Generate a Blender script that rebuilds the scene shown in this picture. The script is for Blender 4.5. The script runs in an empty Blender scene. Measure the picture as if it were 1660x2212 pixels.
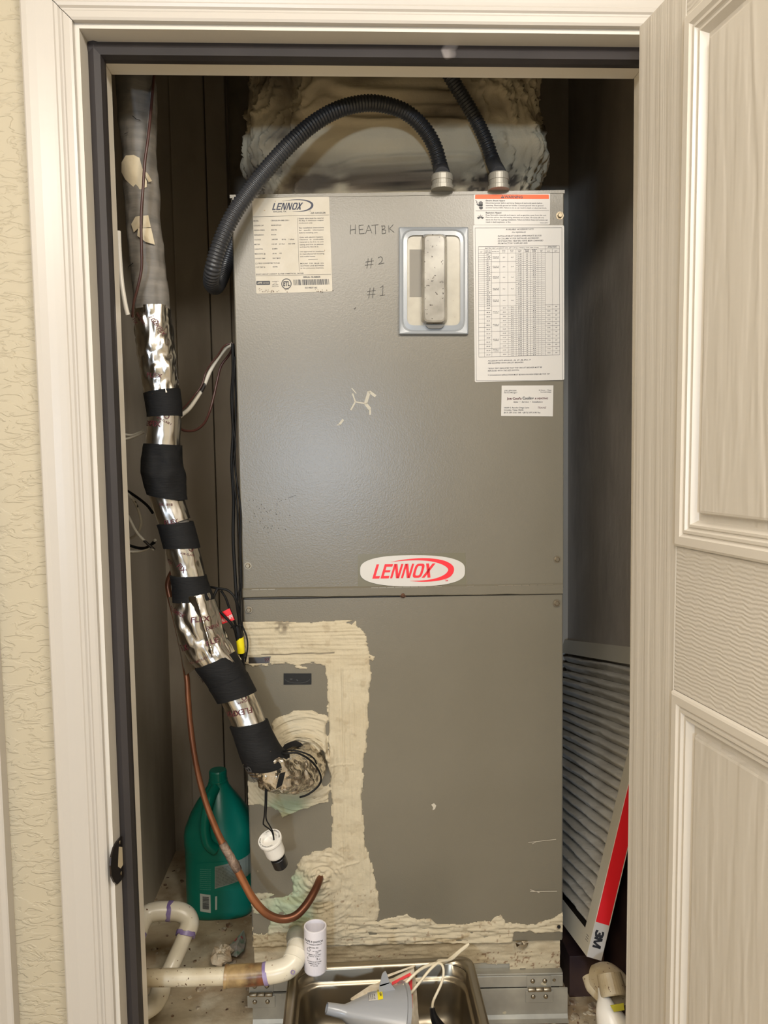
import bpy, math, random
import numpy as np
from mathutils import Vector, Matrix, Euler
random.seed(7)
scn = bpy.context.scene
COL = scn.collection
# ------------------------------------------------------------ camera
CC = np.array([-.0556, -1.027, 1.485]); FPX = 1662.0
YAW, PIT, ROL = .0481, -.0704, -.0156
fw = np.array([math.sin(YAW)*math.cos(PIT), math.cos(YAW)*math.cos(PIT), math.sin(PIT)])
r0 = np.array([math.cos(YAW), -math.sin(YAW), 0.]); u0 = np.cross(r0, fw)
rt = r0*math.cos(ROL)+u0*math.sin(ROL); up = np.cross(rt, fw)
cam = bpy.data.cameras.new('camera'); camo = bpy.data.objects.new('camera', cam); COL.objects.link(camo)
cam.sensor_fit = 'VERTICAL'; cam.sensor_height = 36.0; cam.lens = 36.0*FPX/2212; cam.clip_start = .02
camo.matrix_world = Matrix(((rt[0], up[0], -fw[0], CC[0]), (rt[1], up[1], -fw[1], CC[1]), (rt[2], up[2], -fw[2], CC[2]), (0, 0, 0, 1)))
scn.camera = camo
# ------------------------------------------------------------ world, lights, exposure
W = bpy.data.worlds.new('world'); scn.world = W; W.use_nodes = True
W.node_tree.nodes['Background'].inputs[0].default_value = (1, .93, .82, 1)
W.node_tree.nodes['Background'].inputs[1].default_value = .05
def area(name, loc, target, sx, sy, power, col):
    l = bpy.data.lights.new(name, 'AREA'); l.shape = 'RECTANGLE'; l.size = sx; l.size_y = sy; l.energy = power; l.color = col
    o = bpy.data.objects.new(name, l); COL.objects.link(o); o.location = loc
    d = Vector(target)-Vector(loc); o.rotation_euler = d.to_track_quat('-Z', 'Y').to_euler(); return o
area('ceiling_lamp_and_fill_light', (-.20, -1.6, 2.38), (-.15, -.6, .9), .34, .34, 10, (1, .93, .83))  # the ceiling lamp itself; the next two share its name but are fills
area('ceiling_lamp_and_fill_light', (.38, -1.15, 2.38), (-.1, -.3, .9), .45, .45, 19, (1, .93, .83))  # added fill from the right to brighten the left closet wall
area('ceiling_lamp_and_fill_light', (-.60, -1.7, 2.36), (.1, -.3, .7), .5, .5, 14, (1, .93, .83))  # added fill from the left to brighten the filter and right-hand gap
area('hall_window_light', (-.62, -4.1, 1.46), (-.1, .2, 1.4), .22, .20, 34, (.62, .78, 1))
scn.view_settings.view_transform = 'Standard'; scn.view_settings.look = 'None'
scn.view_settings.exposure = 0.32; scn.view_settings.gamma = 1; scn.view_settings.use_curve_mapping = False

# ------------------------------------------------------------ helpers: pixels to points on real planes
def ray(x, y): return fw+rt*(x-830)/FPX-up*(y-1106)/FPX
def PY(x, y, Y): d = ray(x, y); return CC+d*(Y-CC[1])/d[1]
def PZ(x, y, Z): d = ray(x, y); return CC+d*(Z-CC[2])/d[2]
def PX(x, y, X): d = ray(x, y); return CC+d*(X-CC[0])/d[0]
def PP(x, y, P, n): d = ray(x, y); return CC+d*(np.dot(np.array(P)-CC, n)/np.dot(d, n))
# air handler frame
AH = np.array([.0355, .2484, .644]); TH = -.0438
ax = np.array([math.cos(TH), math.sin(TH), 0.]); ay = np.array([-math.sin(TH), math.cos(TH), 0.]); az = np.array([0, 0, 1.])
def CW(x, y, z): return AH+ax*x+ay*y+az*z
def CP(px, py, off=0.): return PP(px, py, AH-ay*off, ay)          # on the cabinet's front plane, off metres in front
def CL(px, py, off=0.): p = CP(px, py, off)-AH; return float(p@ax), float(p@az)

def lin(c):
    c = np.array(c, float)/255.; return tuple(np.where(c <= .04045, c/12.92, ((c+.055)/1.055)**2.4))
# ------------------------------------------------------------ materials
MATS = {}
def mat(name, col, rough=.6, metal=0., col2=None, nscale=8, nmix=.5, bump=0., bscale=60, stretch=None, coat=0., spots=None, sscale=90, sthr=.68,
        bdet=4, col3=None, n3=3, trans=0., attr=None, wave=None, alpha=None, aniso=None, spec=None, rvar=0.):
    if name in MATS: return MATS[name]
    m = bpy.data.materials.new(name); m.use_nodes = True; nt = m.node_tree; N = nt.nodes; L = nt.links
    b = N['Principled BSDF']; b.inputs['Roughness'].default_value = rough; b.inputs['Metallic'].default_value = metal
    if coat: b.inputs['Coat Weight'].default_value = coat; b.inputs['Coat Roughness'].default_value = .15
    if trans: b.inputs['Transmission Weight'].default_value = trans
    if spec is not None: b.inputs['Specular IOR Level'].default_value = spec
    if alpha is not None: b.inputs['Alpha'].default_value = alpha
    c = lin(col)+(1,)
    tc = N.new('ShaderNodeTexCoord'); mp = N.new('ShaderNodeMapping'); L.new(tc.outputs['Object'], mp.inputs[0])
    if stretch: mp.inputs['Scale'].default_value = stretch
    def noise(s, d=4, vec=mp):
        n = N.new('ShaderNodeTexNoise'); n.inputs['Scale'].default_value = s; n.inputs['Detail'].default_value = d; L.new(vec.outputs[0], n.inputs['Vector']); return n
    def ramp(src, a, bb):
        r = N.new('ShaderNodeMapRange'); r.inputs['From Min'].default_value = a; r.inputs['From Max'].default_value = bb; L.new(src, r.inputs['Value']); return r.outputs[0]
    cur = None
    def mix(fac, a, bcol):
        x = N.new('ShaderNodeMix'); x.data_type = 'RGBA'; L.new(fac, x.inputs['Factor'])
        if isinstance(a, tuple): x.inputs['A'].default_value = a
        else: L.new(a, x.inputs['A'])
        x.inputs['B'].default_value = bcol; return x.outputs['Result']
    cur = c
    if attr:
        at = N.new('ShaderNodeAttribute'); at.attribute_name = attr; cur = at.outputs['Color']
    if col2 is not None: cur = mix(ramp(noise(nscale).outputs['Fac'], nmix-.13, nmix+.13), cur, lin(col2)+(1,))
    if col3 is not None: cur = mix(ramp(noise(n3, 6).outputs['Fac'], .5, .66), cur, lin(col3)+(1,))
    if spots is not None: cur = mix(ramp(noise(sscale, 2).outputs['Fac'], sthr, sthr+.03), cur, lin(spots)+(1,))
    if isinstance(cur, tuple): b.inputs['Base Color'].default_value = cur
    else: L.new(cur, b.inputs['Base Color'])
    if rvar:
        L.new(ramp(noise(nscale*1.7).outputs['Fac'], .3, .7), (mm := N.new('ShaderNodeMath')).inputs[0]); mm.operation = 'MULTIPLY_ADD'
        mm.inputs[1].default_value = rvar; mm.inputs[2].default_value = rough; L.new(mm.outputs[0], b.inputs['Roughness'])
    if bump or wave:
        bp = N.new('ShaderNodeBump'); bp.inputs['Distance'].default_value = .001
        if wave:
            wv = N.new('ShaderNodeTexWave'); wv.wave_type = 'BANDS'; wv.bands_direction = wave[0]; wv.inputs['Scale'].default_value = wave[1]
            wv.inputs['Distortion'].default_value = wave[2]; wv.inputs['Detail'].default_value = 3; wv.inputs['Detail Scale'].default_value = wave[3]
            mp2 = N.new('ShaderNodeMapping'); L.new(tc.outputs['Object'], mp2.inputs[0]); mp2.inputs['Scale'].default_value = wave[5]
            L.new(mp2.outputs[0], wv.inputs['Vector']); L.new(wv.outputs['Fac'], bp.inputs['Height']); bp.inputs['Strength'].default_value = wave[4]
            L.new(bp.outputs[0], b.inputs['Normal'])
        else:
            bp.inputs['Strength'].default_value = min(1, bump); bp.inputs['Distance'].default_value = .001*max(1, bump)
            L.new(noise(bscale, bdet).outputs['Fac'], bp.inputs['Height']); L.new(bp.outputs[0], b.inputs['Normal'])
    MATS[name] = m; return m

M_trim = mat('white_trim_paint', (181, 175, 167), .32, bump=.15, bscale=30)
M_jamb = mat('jamb_paint', (200, 194, 184), .45, bump=.2, bscale=60)
M_stop = mat('stop_paint', (226, 219, 206), .45)
M_seal = mat('dark_weatherstrip', (40, 36, 36), .6, col2=(51, 46, 46), nscale=6, spots=(128, 122, 120), sscale=16, sthr=.71, stretch=(1, 1, .45))
M_wall = None
M_stile = mat('door_stile_paint', (200, 193, 182), .42, wave=('X', 100, 2.5, 1.6, .45, (1, 1, .03)))
M_rail = mat('door_rail_paint', (200, 193, 182), .42, wave=('Z', 66, 5.5, .9, .5, (.05, 1, 1)))
M_panel = mat('door_panel_paint', (200, 193, 182), .42, wave=('X', 26, 14, .8, .5, (1, 1, .13)))
M_mould = mat('door_mould_paint', (204, 197, 186), .35)
M_cab = mat('grey_cabinet_paint', (113, 107, 93), .30, col2=(109, 103, 89), nscale=5, bump=.15, bscale=420, bdet=2)
M_cabd = mat('grey_cabinet_steel', (112, 107, 97), .45, bump=.2, bscale=300, bdet=2)
M_edge = mat('edge_highlight_metal', (150, 142, 126), .3, .7)
M_gap = mat('dark_gap', (22, 20, 19), .9)
M_galv = mat('galvanised_steel', (172, 168, 156), .45, .4, col2=(146, 143, 133), nscale=14, bump=.3, bscale=60, spots=(196, 188, 164), sscale=50, sthr=.72)
M_steel = mat('stainless_steel', (160, 150, 132), .32, 1., rvar=.1, nscale=6, bump=.06, bscale=25)
M_screw = mat('screw_metal', (140, 128, 108), .35, .9)
M_rust = mat('rusty_screw', (92, 58, 36), .8, col2=(50, 34, 24), nscale=300)
M_mastic = mat('duct_mastic', (205, 192, 164), .75, attr='tint', bump=1.0, bscale=180, bdet=6)
M_plen = mat('plenum_mastic', (186, 172, 142), .75, attr='tint', bump=4., bscale=34, bdet=7)
M_paper = mat('label_paper', (190, 182, 166), .45, col2=(183, 174, 156), nscale=30, spots=(150, 120, 80), sscale=130, sthr=.755)
M_white = mat('label_white', (196, 192, 186), .4)
M_ink = mat('black_ink', (42, 42, 46), .5)
M_inkl = mat('grey_ink', (66, 65, 66), .6)
M_navy = mat('navy_ink', (34, 38, 60), .5)
M_red = mat('red_ink', (206, 30, 40), .45)
M_orange = mat('orange_ink', (240, 92, 32), .5)
M_dred = mat('foil_print_red', (80, 28, 34), .5)
M_pencil = mat('pencil', (70, 66, 60), .6)
M_yellow = mat('yellow_tape', (232, 214, 20), .5)
M_conduit = mat('conduit_jacket', (52, 53, 56), .34, col2=(46, 47, 50), nscale=20)
M_conn = mat('connector_grey', (150, 146, 136), .4, .3)
M_clear = mat('clear_plastic', (178, 173, 162), .2, col2=(122, 116, 106), nscale=17, nmix=.55, spots=(56, 44, 34), sscale=210, sthr=.68, coat=.6)
M_gasket = mat('cover_frame_grey', (140, 144, 148), .3, coat=.4)
M_foam = mat('grey_foam_insulation', (126, 120, 112), .6, col2=(104, 100, 94), nscale=12, bump=.8, bscale=40, stretch=(1, 1, 6))
M_ctape = mat('black_insulation_tape', (17, 17, 18), .75, spec=.25, bump=.8, bscale=70, stretch=(1, 1, 5), col2=(21, 21, 22), nscale=20)
M_foil = mat('aluminium_foil_tape', (214, 210, 204), .17, 1., bump=1.4, bscale=20, bdet=2, rvar=.10, nscale=16)
M_foilc = mat('crumpled_foil', (210, 204, 194), .2, 1., bump=3., bscale=70, bdet=3)
M_cream = mat('cream_plaster', (206, 192, 164), .8, bump=1, bscale=60)
M_copper = mat('copper_pipe', (176, 116, 78), .38, .7, col2=(112, 70, 48), nscale=9, col3=(92, 58, 42), n3=6)
M_braze = mat('burnt_brazed_joint', (70, 54, 46), .6, .4, col2=(140, 120, 104), nscale=60, bump=2, bscale=200)
M_pvc = mat('white_pvc', (224, 218, 202), .3, col2=(206, 196, 172), nscale=9, spots=(104, 70, 44), sscale=150, sthr=.71)
M_pvcc = mat('clean_pvc', (232, 228, 220), .28)
M_pvcd = mat('dirty_pvc', (204, 194, 170), .4, col2=(168, 152, 122), nscale=14, spots=(92, 66, 44), sscale=190, sthr=.66)
M_prim = mat('purple_primer', (112, 92, 146), .4, col2=(150, 136, 172), nscale=40)
M_coup = mat('stained_coupling', (168, 142, 98), .35, col2=(70, 46, 28), nscale=26, nmix=.47, col3=(120, 66, 36), n3=34)
M_jug = mat('teal_plastic', (10, 134, 114), .3, col2=(8, 120, 102), nscale=5)
M_juglab = mat('jug_label_grey', (150, 160, 150), .5)
M_black = mat('black_plastic', (24, 24, 26), .35)
M_wblack = mat('black_wire', (14, 14, 15), .6, spec=.25)
M_wwhite = mat('white_wire', (206, 200, 186), .5, spots=(40, 34, 30), sscale=34, sthr=.56)
M_wcream = mat('cream_cord', (222, 210, 184), .45)
M_wbrown = mat('brown_wire', (70, 42, 36), .4)
M_grey = mat('grey_funnel_plastic', (150, 152, 156), .3, coat=.2)
M_board = mat('filter_cardboard', (206, 200, 184), .7)
M_boardd = mat('filter_cardboard_dark', (60, 52, 46), .8)
M_pleat = mat('pleated_filter_media', (218, 214, 205), .9, bump=2., bscale=90, col2=(205, 200, 190), nscale=12)
M_redcard = mat('red_card', (222, 32, 40), .4)
M_inwall = mat('dirty_closet_wall', (200, 190, 174), .85, col2=(180, 169, 152), nscale=3, col3=(160, 148, 130), n3=5, bump=1.5, bscale=25, stretch=(1, 1, .35))
M_inwallr = mat('dirty_closet_wall_right', (188, 180, 170), .85, col2=(170, 162, 152), nscale=9, col3=(198, 188, 176), n3=4, bump=1.5, bscale=40, stretch=(1, 1, .5))
M_floor = mat('dirty_plaster_platform', (206, 190, 160), .85, col2=(164, 138, 106), nscale=9, col3=(220, 208, 182), n3=14, spots=(84, 56, 38), sscale=60, sthr=.70, bump=3, bscale=40)
M_wrap = mat('old_duct_wrap', (140, 130, 114), .8, col2=(110, 100, 86), nscale=6, bump=2, bscale=14)
M_darkbox = mat('dark_purple_card', (38, 22, 27), .6, col2=(78, 56, 46), nscale=9)
M_tissue = mat('crumpled_paper', (206, 190, 162), .8, col2=(170, 140, 104), nscale=40)
M_tissueg = mat('printed_paper', (196, 186, 176), .8, col2=(110, 150, 124), nscale=45, nmix=.6, spots=(190, 90, 96), sscale=60, sthr=.64)
M_strike = mat('dark_bronze_plate', (58, 52, 50), .3, .8)
M_wood = mat('raw_wood', (170, 130, 86), .8, bump=1, bscale=40)
M_hfloor = mat('hall_floor_tile', (206, 192, 168), .5, col2=(192, 176, 152), nscale=6)
M_hall = mat('hall_wall_paint', (214, 200, 172), .7)
M_ceil = mat('hall_ceiling_paint', (226, 220, 206), .8)

def textured_wall():
    m = bpy.data.materials.new('knockdown_wall'); m.use_nodes = True; nt = m.node_tree; N = nt.nodes; L = nt.links; b = N['Principled BSDF']
    b.inputs['Base Color'].default_value = lin((175, 165, 143))+(1,); b.inputs['Roughness'].default_value = .6
    tc = N.new('ShaderNodeTexCoord'); n1 = N.new('ShaderNodeTexNoise'); n1.inputs['Scale'].default_value = 52; n1.inputs['Detail'].default_value = 5
    n1.inputs['Distortion'].default_value = 1.2; mp = N.new('ShaderNodeMapping'); mp.inputs['Scale'].default_value = (.6, 1, 1.5)
    L.new(tc.outputs['Object'], mp.inputs[0]); L.new(mp.outputs[0], n1.inputs['Vector'])
    r = N.new('ShaderNodeMapRange'); r.inputs['From Min'].default_value = .46; r.inputs['From Max'].default_value = .56; r.interpolation_type = 'SMOOTHSTEP'
    L.new(n1.outputs['Fac'], r.inputs['Value']); bp = N.new('ShaderNodeBump'); bp.inputs['Strength'].default_value = .55; bp.inputs['Distance'].default_value = .0016
    L.new(r.outputs[0], bp.inputs['Height']); L.new(bp.outputs[0], b.inputs['Normal']); return m
M_wall = textured_wall()

# ------------------------------------------------------------ scene graph helpers
WMAT = {}
def tag(o, label=None, cat=None, group=None, kind=None):
    if label: o['label'] = label
    if cat: o['category'] = cat
    if group: o['group'] = group
    if kind: o['kind'] = kind
    return o
def thing(name, loc, label=None, cat=None, group=None, kind=None, rz=0.):
    o = bpy.data.objects.new(name, None); COL.objects.link(o); o.empty_display_size = .02
    o.location = loc; o.rotation_euler = (0, 0, rz); WMAT[o.name] = Matrix.Translation(Vector(loc)) @ Matrix.Rotation(rz, 4, 'Z')
    return tag(o, label, cat, group, kind)
class MB:
    def __init__(s): s.v = []; s.f = []; s.m = []; s.col = None
    def add(s, V, F, mi=0):
        n = len(s.v); s.v.extend([tuple(map(float, p)) for p in V]); s.f.extend([tuple(i+n for i in f) for f in F]); s.m.extend([mi]*len(F)); return s
    def box(s, lo, hi, mi=0, fr=None):
        x0, y0, z0 = lo; x1, y1, z1 = hi
        V = [(x, y, z) for x in (x0, x1) for y in (y0, y1) for z in (z0, z1)]
        if fr: V = [fr(*p) for p in V]
        return s.add(V, [(0, 1, 3, 2), (4, 6, 7, 5), (0, 4, 5, 1), (2, 3, 7, 6), (0, 2, 6, 4), (1, 5, 7, 3)], mi)
    def slab(s, pts, d, mi=0, mside=None):            # polygon (world points) extruded by vector d
        n = len(pts); P = [np.array(p) for p in pts]; V = P+[p+np.array(d) for p in P]
        s.add(V, [tuple(range(n)), tuple(range(2*n-1, n-1, -1))], mi)
        return s.add(V, [(i, (i+1) % n, (i+1) % n+n, i+n) for i in range(n)], mi if mside is None else mside)
    def build(s, name, mats, parent=None, smooth=False, label=None, cat=None, group=None, kind=None, bevel=0, origin=None, auto=None):
        if not isinstance(mats, (list, tuple)): mats = [mats]
        me = bpy.data.meshes.new(name)
        V = np.array(s.v); o = bpy.data.objects.new(name, me); COL.objects.link(o)
        if parent is not None:
            pw = WMAT[parent.name]; inv = np.array(pw.inverted()); V = V@inv[:3, :3].T+inv[:3, 3]; o.parent = parent; WMAT[o.name] = pw.copy()
        else:
            if origin is None: origin = ((V[:, 0].min()+V[:, 0].max())/2, (V[:, 1].min()+V[:, 1].max())/2, V[:, 2].min())
            V = V-np.array(origin); o.location = origin; WMAT[o.name] = Matrix.Translation(Vector(origin))
        me.from_pydata(V.tolist(), [], s.f)
        for m in mats: me.materials.append(m)
        me.polygons.foreach_set('material_index', s.m)
        if smooth: me.polygons.foreach_set('use_smooth', [True]*len(s.f))
        if auto:
            md = o.modifiers.new('es', 'EDGE_SPLIT'); md.split_angle = math.radians(auto)
        if s.col is not None:
            a = me.color_attributes.new('tint', 'FLOAT_COLOR', 'POINT'); a.data.foreach_set('color', np.array(s.col, dtype=np.float32).ravel())
        if bevel:
            b = o.modifiers.new('bevel', 'BEVEL'); b.width = bevel; b.segments = 2; b.limit_method = 'ANGLE'
        me.update()
        return tag(o, label, cat, group, kind)
# numpy value noise
def _h(i, j, k, seed):
    n = (i*374761393+j*668265263+k*2147483647+seed*974634777) & 0xffffffff
    n = ((n ^ (n >> 13))*1274126177) & 0xffffffff
    return ((n ^ (n >> 16)) & 0xffff)/65535.
def vn(x, y, z=0., seed=1):
    x, y, z = np.broadcast_arrays(np.asarray(x, float), np.asarray(y, float), np.asarray(z, float))
    i, j, k = [np.floor(a).astype(np.int64) for a in (x, y, z)]; fx, fy, fz = x-i, y-j, z-k
    fx, fy, fz = [t*t*(3-2*t) for t in (fx, fy, fz)]; r = 0
    for a in (0, 1):
        for b in (0, 1):
            for c in (0, 1): r = r+_h(i+a, j+b, k+c, seed)*(fx if a else 1-fx)*(fy if b else 1-fy)*(fz if c else 1-fz)
    return r*2-1
def fbm(x, y, z=0., o=3, seed=1): return sum(vn(x*2**k, y*2**k, z*2**k, seed+k)/2**k for k in range(o))
# path and tubes
class Path:
    def __init__(s, pts, rad, ref=(0, -1, 0), step=.006):
        P = np.array(pts, float); R = np.array(rad if hasattr(rad, '__len__') else [rad]*len(P), float)
        Q = np.vstack([2*P[0]-P[1], P, 2*P[-1]-P[-2]]); RR = np.concatenate([[R[0]], R, [R[-1]]]); out = []; ro = []
        for i in range(1, len(Q)-2):
            n = max(2, int(np.linalg.norm(Q[i+1]-Q[i])/step))
            for k in range(n):
                t = k/n; out.append(.5*((2*Q[i])+(-Q[i-1]+Q[i+1])*t+(2*Q[i-1]-5*Q[i]+4*Q[i+1]-Q[i+2])*t*t+(-Q[i-1]+3*Q[i]-3*Q[i+1]+Q[i+2])*t**3))
                ro.append(RR[i]*(1-t)+RR[i+1]*t)
        out.append(P[-1]); ro.append(R[-1]); s.p = np.array(out); s.r = np.array(ro)
        d = np.linalg.norm(np.diff(s.p, axis=0), axis=1); s.s = np.concatenate([[0], np.cumsum(d)]); s.L = s.s[-1]
        T = np.gradient(s.p, axis=0); T /= np.linalg.norm(T, axis=1)[:, None]; s.t = T; n = np.array(ref, float); s.n = []
        for t in T: n = n-t*(n@t); n /= np.linalg.norm(n); s.n.append(n)
        s.n = np.array(s.n); s.b = np.cross(s.t, s.n)
    def at(s, a):
        f = lambda A: np.stack([np.interp(a, s.s, A[:, k]) for k in range(3)], -1)
        return f(s.p), f(s.n), f(s.b), f(s.t), np.interp(a, s.s, s.r)
    def surf(s, a, th, dr=0.):
        p, n, b, t, r = s.at(a); r = (r+dr)[..., None]; return p+n*np.cos(th)[..., None]*r+b*np.sin(th)[..., None]*r
    def near(s, q): return s.s[np.argmin(np.linalg.norm(s.p-np.array(q), axis=1))]
def tube(mb, path, s0=0., s1=None, n=20, step=.004, dr=0., mi=0, cap=True, disp=None, e0=None, e1=None):
    s1 = path.L if s1 is None else s1; k = max(2, int((s1-s0)/step)+1); th = np.linspace(0, 2*math.pi, n, endpoint=False)
    A, TT = np.meshgrid(np.linspace(0, 1, k), th, indexing='ij')
    a0 = s0+(e0(TT) if e0 else 0); a1 = s1+(e1(TT) if e1 else 0); S = a0+(a1-a0)*A
    D = dr+(disp(S, TT) if disp else 0)+0*S; V = path.surf(S, TT, D).reshape(-1, 3)
    F = [(i*n+j, i*n+(j+1) % n, (i+1)*n+(j+1) % n, (i+1)*n+j) for i in range(k-1) for j in range(n)]
    mb.add(V, F, mi)
    if cap:
        for base, rev in ((0, False), ((k-1)*n, True)):
            c = V[base:base+n].mean(0); vv = [c]+list(V[base:base+n])
            mb.add(vv, [((0, 1+(j+1) % n, 1+j) if not rev else (0, 1+j, 1+(j+1) % n)) for j in range(n)], mi)
    return mb
def lathe(mb, prof, O, axis, n=24, mi=0, cap=True, sx=1., sy=1., ref=None):
    axis = np.array(axis, float); axis /= np.linalg.norm(axis); r = np.array(ref if ref is not None else ((1, 0, 0) if abs(axis[0]) < .8 else (0, 0, 1)), float)
    a = r-axis*(r@axis); a /= np.linalg.norm(a); b = np.cross(axis, a); O = np.array(O, float)
    V = [O+axis*h+(a*math.cos(t)*sx+b*math.sin(t)*sy)*q for q, h in prof for t in np.linspace(0, 2*math.pi, n, endpoint=False)]
    F = [(i*n+j, i*n+(j+1) % n, (i+1)*n+(j+1) % n, (i+1)*n+j) for i in range(len(prof)-1) for j in range(n)]
    if cap: F += [tuple(range(n-1, -1, -1)), tuple(range((len(prof)-1)*n, len(prof)*n))]
    return mb.add(V, F, mi)
# text
_TC = {}
def tgeo(txt, shear=0., bold=0.):
    k = (txt, shear, bold)
    if k not in _TC:
        cu = bpy.data.curves.new('t', 'FONT'); cu.body = txt; cu.size = 1; cu.resolution_u = 2; cu.dimensions = '2D'; cu.fill_mode = 'BOTH'; cu.shear = shear; cu.offset = bold
        o = bpy.data.objects.new('t', cu); me = bpy.data.meshes.new_from_object(o)
        V = np.array([v.co[:2] for v in me.vertices]) if len(me.vertices) else np.zeros((1, 2)); F = [tuple(p.vertices) for p in me.polygons]
        if len(V): V[:, 0] -= V[:, 0].min()
        bpy.data.objects.remove(o); bpy.data.curves.remove(cu); bpy.data.meshes.remove(me); _TC[k] = (V, F, max(1e-6, float(V[:, 0].max())))
    return _TC[k]
def textpx(mb, txt, p0, p1, h, f, mi=1, shear=0., bold=.012, skew=None):
    """text along the baseline p0-p1 (2-D), cap height h, mapped to the surface by f(x, y)"""
    V, F, w = tgeo(txt, shear, bold); p0 = np.array(p0, float); p1 = np.array(p1, float); d = (p1-p0)/w
    n = np.array([d[1], -d[0]]); n = n/np.linalg.norm(n)*h/.72
    mb.add([f(*(p0+d*v[0]+n*v[1])) for v in V], F, mi)
def linepx(mb, p0, p1, w, f, mi=1):
    p0 = np.array(p0, float); p1 = np.array(p1, float); d = p1-p0; n = np.array([-d[1], d[0]]); n = n/np.linalg.norm(n)*w/2
    mb.add([f(*q) for q in (p0-n, p1-n, p1+n, p0+n)], [(0, 1, 2, 3)], mi)
def polypx(mb, pts, f, mi=0): mb.add([f(*p) for p in pts], [tuple(range(len(pts)))], mi)
def rrect(c, r, n=5):
    """rounded quad from four corners in order"""
    out = []; c = [np.array(p, float) for p in c]
    for i in range(4):
        p, a, b = c[i], c[i-1], c[(i+1) % 4]; da = (a-p)/np.linalg.norm(a-p)*r; db = (b-p)/np.linalg.norm(b-p)*r
        for k in range(n+1):
            t = k/n; out.append(tuple((p+da)*(1-t)**2+2*p*t*(1-t)+(p+db)*t*t))
    return out
def sticker(name, pts, f0, ink, mats, parent, label=None):
    """thin sticker: outline in pixels lying on the surface f(x, y, off); ink draws on top"""
    mb = MB(); n = len(pts); A = [f0(x, y, .0003) for x, y in pts]; B = [f0(x, y, -.0004) for x, y in pts]
    mb.add(A+B, [tuple(range(n))]+[(i, i+n, (i+1) % n+n, (i+1) % n) for i in range(n)], 0)
    if ink: ink(mb, lambda x, y: f0(x, y, .00055))
    return mb.build(name, mats, parent, label=label)
# ============================================================ THE SETTING
JL, JR, JT, JD = -.381, .377, 2.03, .0915       # jamb faces left and right, head, jamb depth
FZ = .5                                         # closet platform height
def struct(name, mb, m, parent=None, **k): return mb.build(name, m, parent, kind='structure', **k)
struct('floor', MB().box((-.52, -.0, .38), (.52, .89, FZ)), M_floor)
struct('floor_hall', MB().box((-1.1, -4.3, -.06), (1.1, .0, 0)), M_hfloor)
struct('ceiling', MB().box((-1.1, -4.3, 2.44), (1.1, 1.2, 2.5)), M_ceil)
struct('wall_front', MB().box((-1.1, 0, 0), (JL-.02, JD, 2.44)), M_wall)
struct('wall_front_right', MB().box((JR+.02, 0, 0), (1.1, JD, 2.44)), M_wall)
struct('wall_front_header', MB().box((JL-.02, 0, JT+.02), (JR+.02, JD, 2.44)), M_wall)
struct('wall_front_sill', MB().box((JL-.02, 0.001, 0), (JR+.02, JD, .38)), M_wall)
struct('wall_hall_left', MB().box((-1.16, -4.3, 0), (-1.1, JD, 2.44)), M_hall)
struct('wall_hall_right', MB().box((1.1, -4.3, 0), (1.16, JD, 2.44)), M_hall)
struct('wall_hall_rear', MB().box((-1.16, -4.36, 0), (1.16, -4.3, 2.44)), M_hall)
struct('wall_left', MB().box((-.565, JD, .38), (-.505, 1.12, 2.44)), M_inwall)
struct('wall_right', MB().box((.5, JD, .38), (.56, 1.12, 2.44)), M_inwallr)
struct('wall_back', MB().box((-.52, .88, .38), (.52, .94, 2.44)), M_inwall)

# jambs, stops and weather seal
struct('trim_1', MB().box((JL-.02, -.001, 0), (JL, JD, JT+.02)), M_jamb, label=None)
struct('trim_2', MB().box((JR, -.001, 0), (JR+.02, JD, JT+.02)), M_jamb)
struct('trim_3', MB().box((JL, -.001, JT), (JR, JD, JT+.02)), M_jamb)
ST = .012; SY0, SY1 = .056, .0915
struct('trim_4', MB().box((JL, SY0, FZ), (JL+ST, SY1+.001, JT), 0), M_stop, bevel=.0015)
struct('trim_5', MB().box((JR-ST, SY0, FZ), (JR, SY1+.001, JT), 0), M_stop, bevel=.0015)
struct('trim_6', MB().box((JL+ST, SY0, JT-ST), (JR-ST, SY1+.001, JT), 0), M_stop, bevel=.0015)
def seal_profile(u): return [(0, .030), (.008, .027), (.0155, .031), (.0175, .041), (.0165, .052), (.012, .056), (0, .056)]
def strip(mb, prof, A, B, U, V=(0, 1, 0)):
    A, B, U, V = map(np.array, (A, B, U, V)); n = len(prof)
    R = [A+U*u+V*v for u, v in prof]+[B+U*u+V*v for u, v in prof]
    mb.add(R, [(i, (i+1) % n, (i+1) % n+n, i+n) for i in range(n)]+[tuple(range(n-1, -1, -1)), tuple(range(n, 2*n))])
mb = MB(); strip(mb, seal_profile(0), (JL, 0, FZ-.1), (JL, 0, JT), (1., 0, 0)); struct('trim_7', mb, M_seal, auto=40)
mb = MB(); strip(mb, seal_profile(0), (JL, 0, JT), (JR, 0, JT), (0, 0, -1.)); struct('trim_8', mb, M_seal, auto=40)
mb = MB(); strip(mb, seal_profile(0), (JR, 0, FZ-.1), (JR, 0, JT), (-1., 0, 0)); struct('trim_9', mb, M_seal, auto=40)
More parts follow.
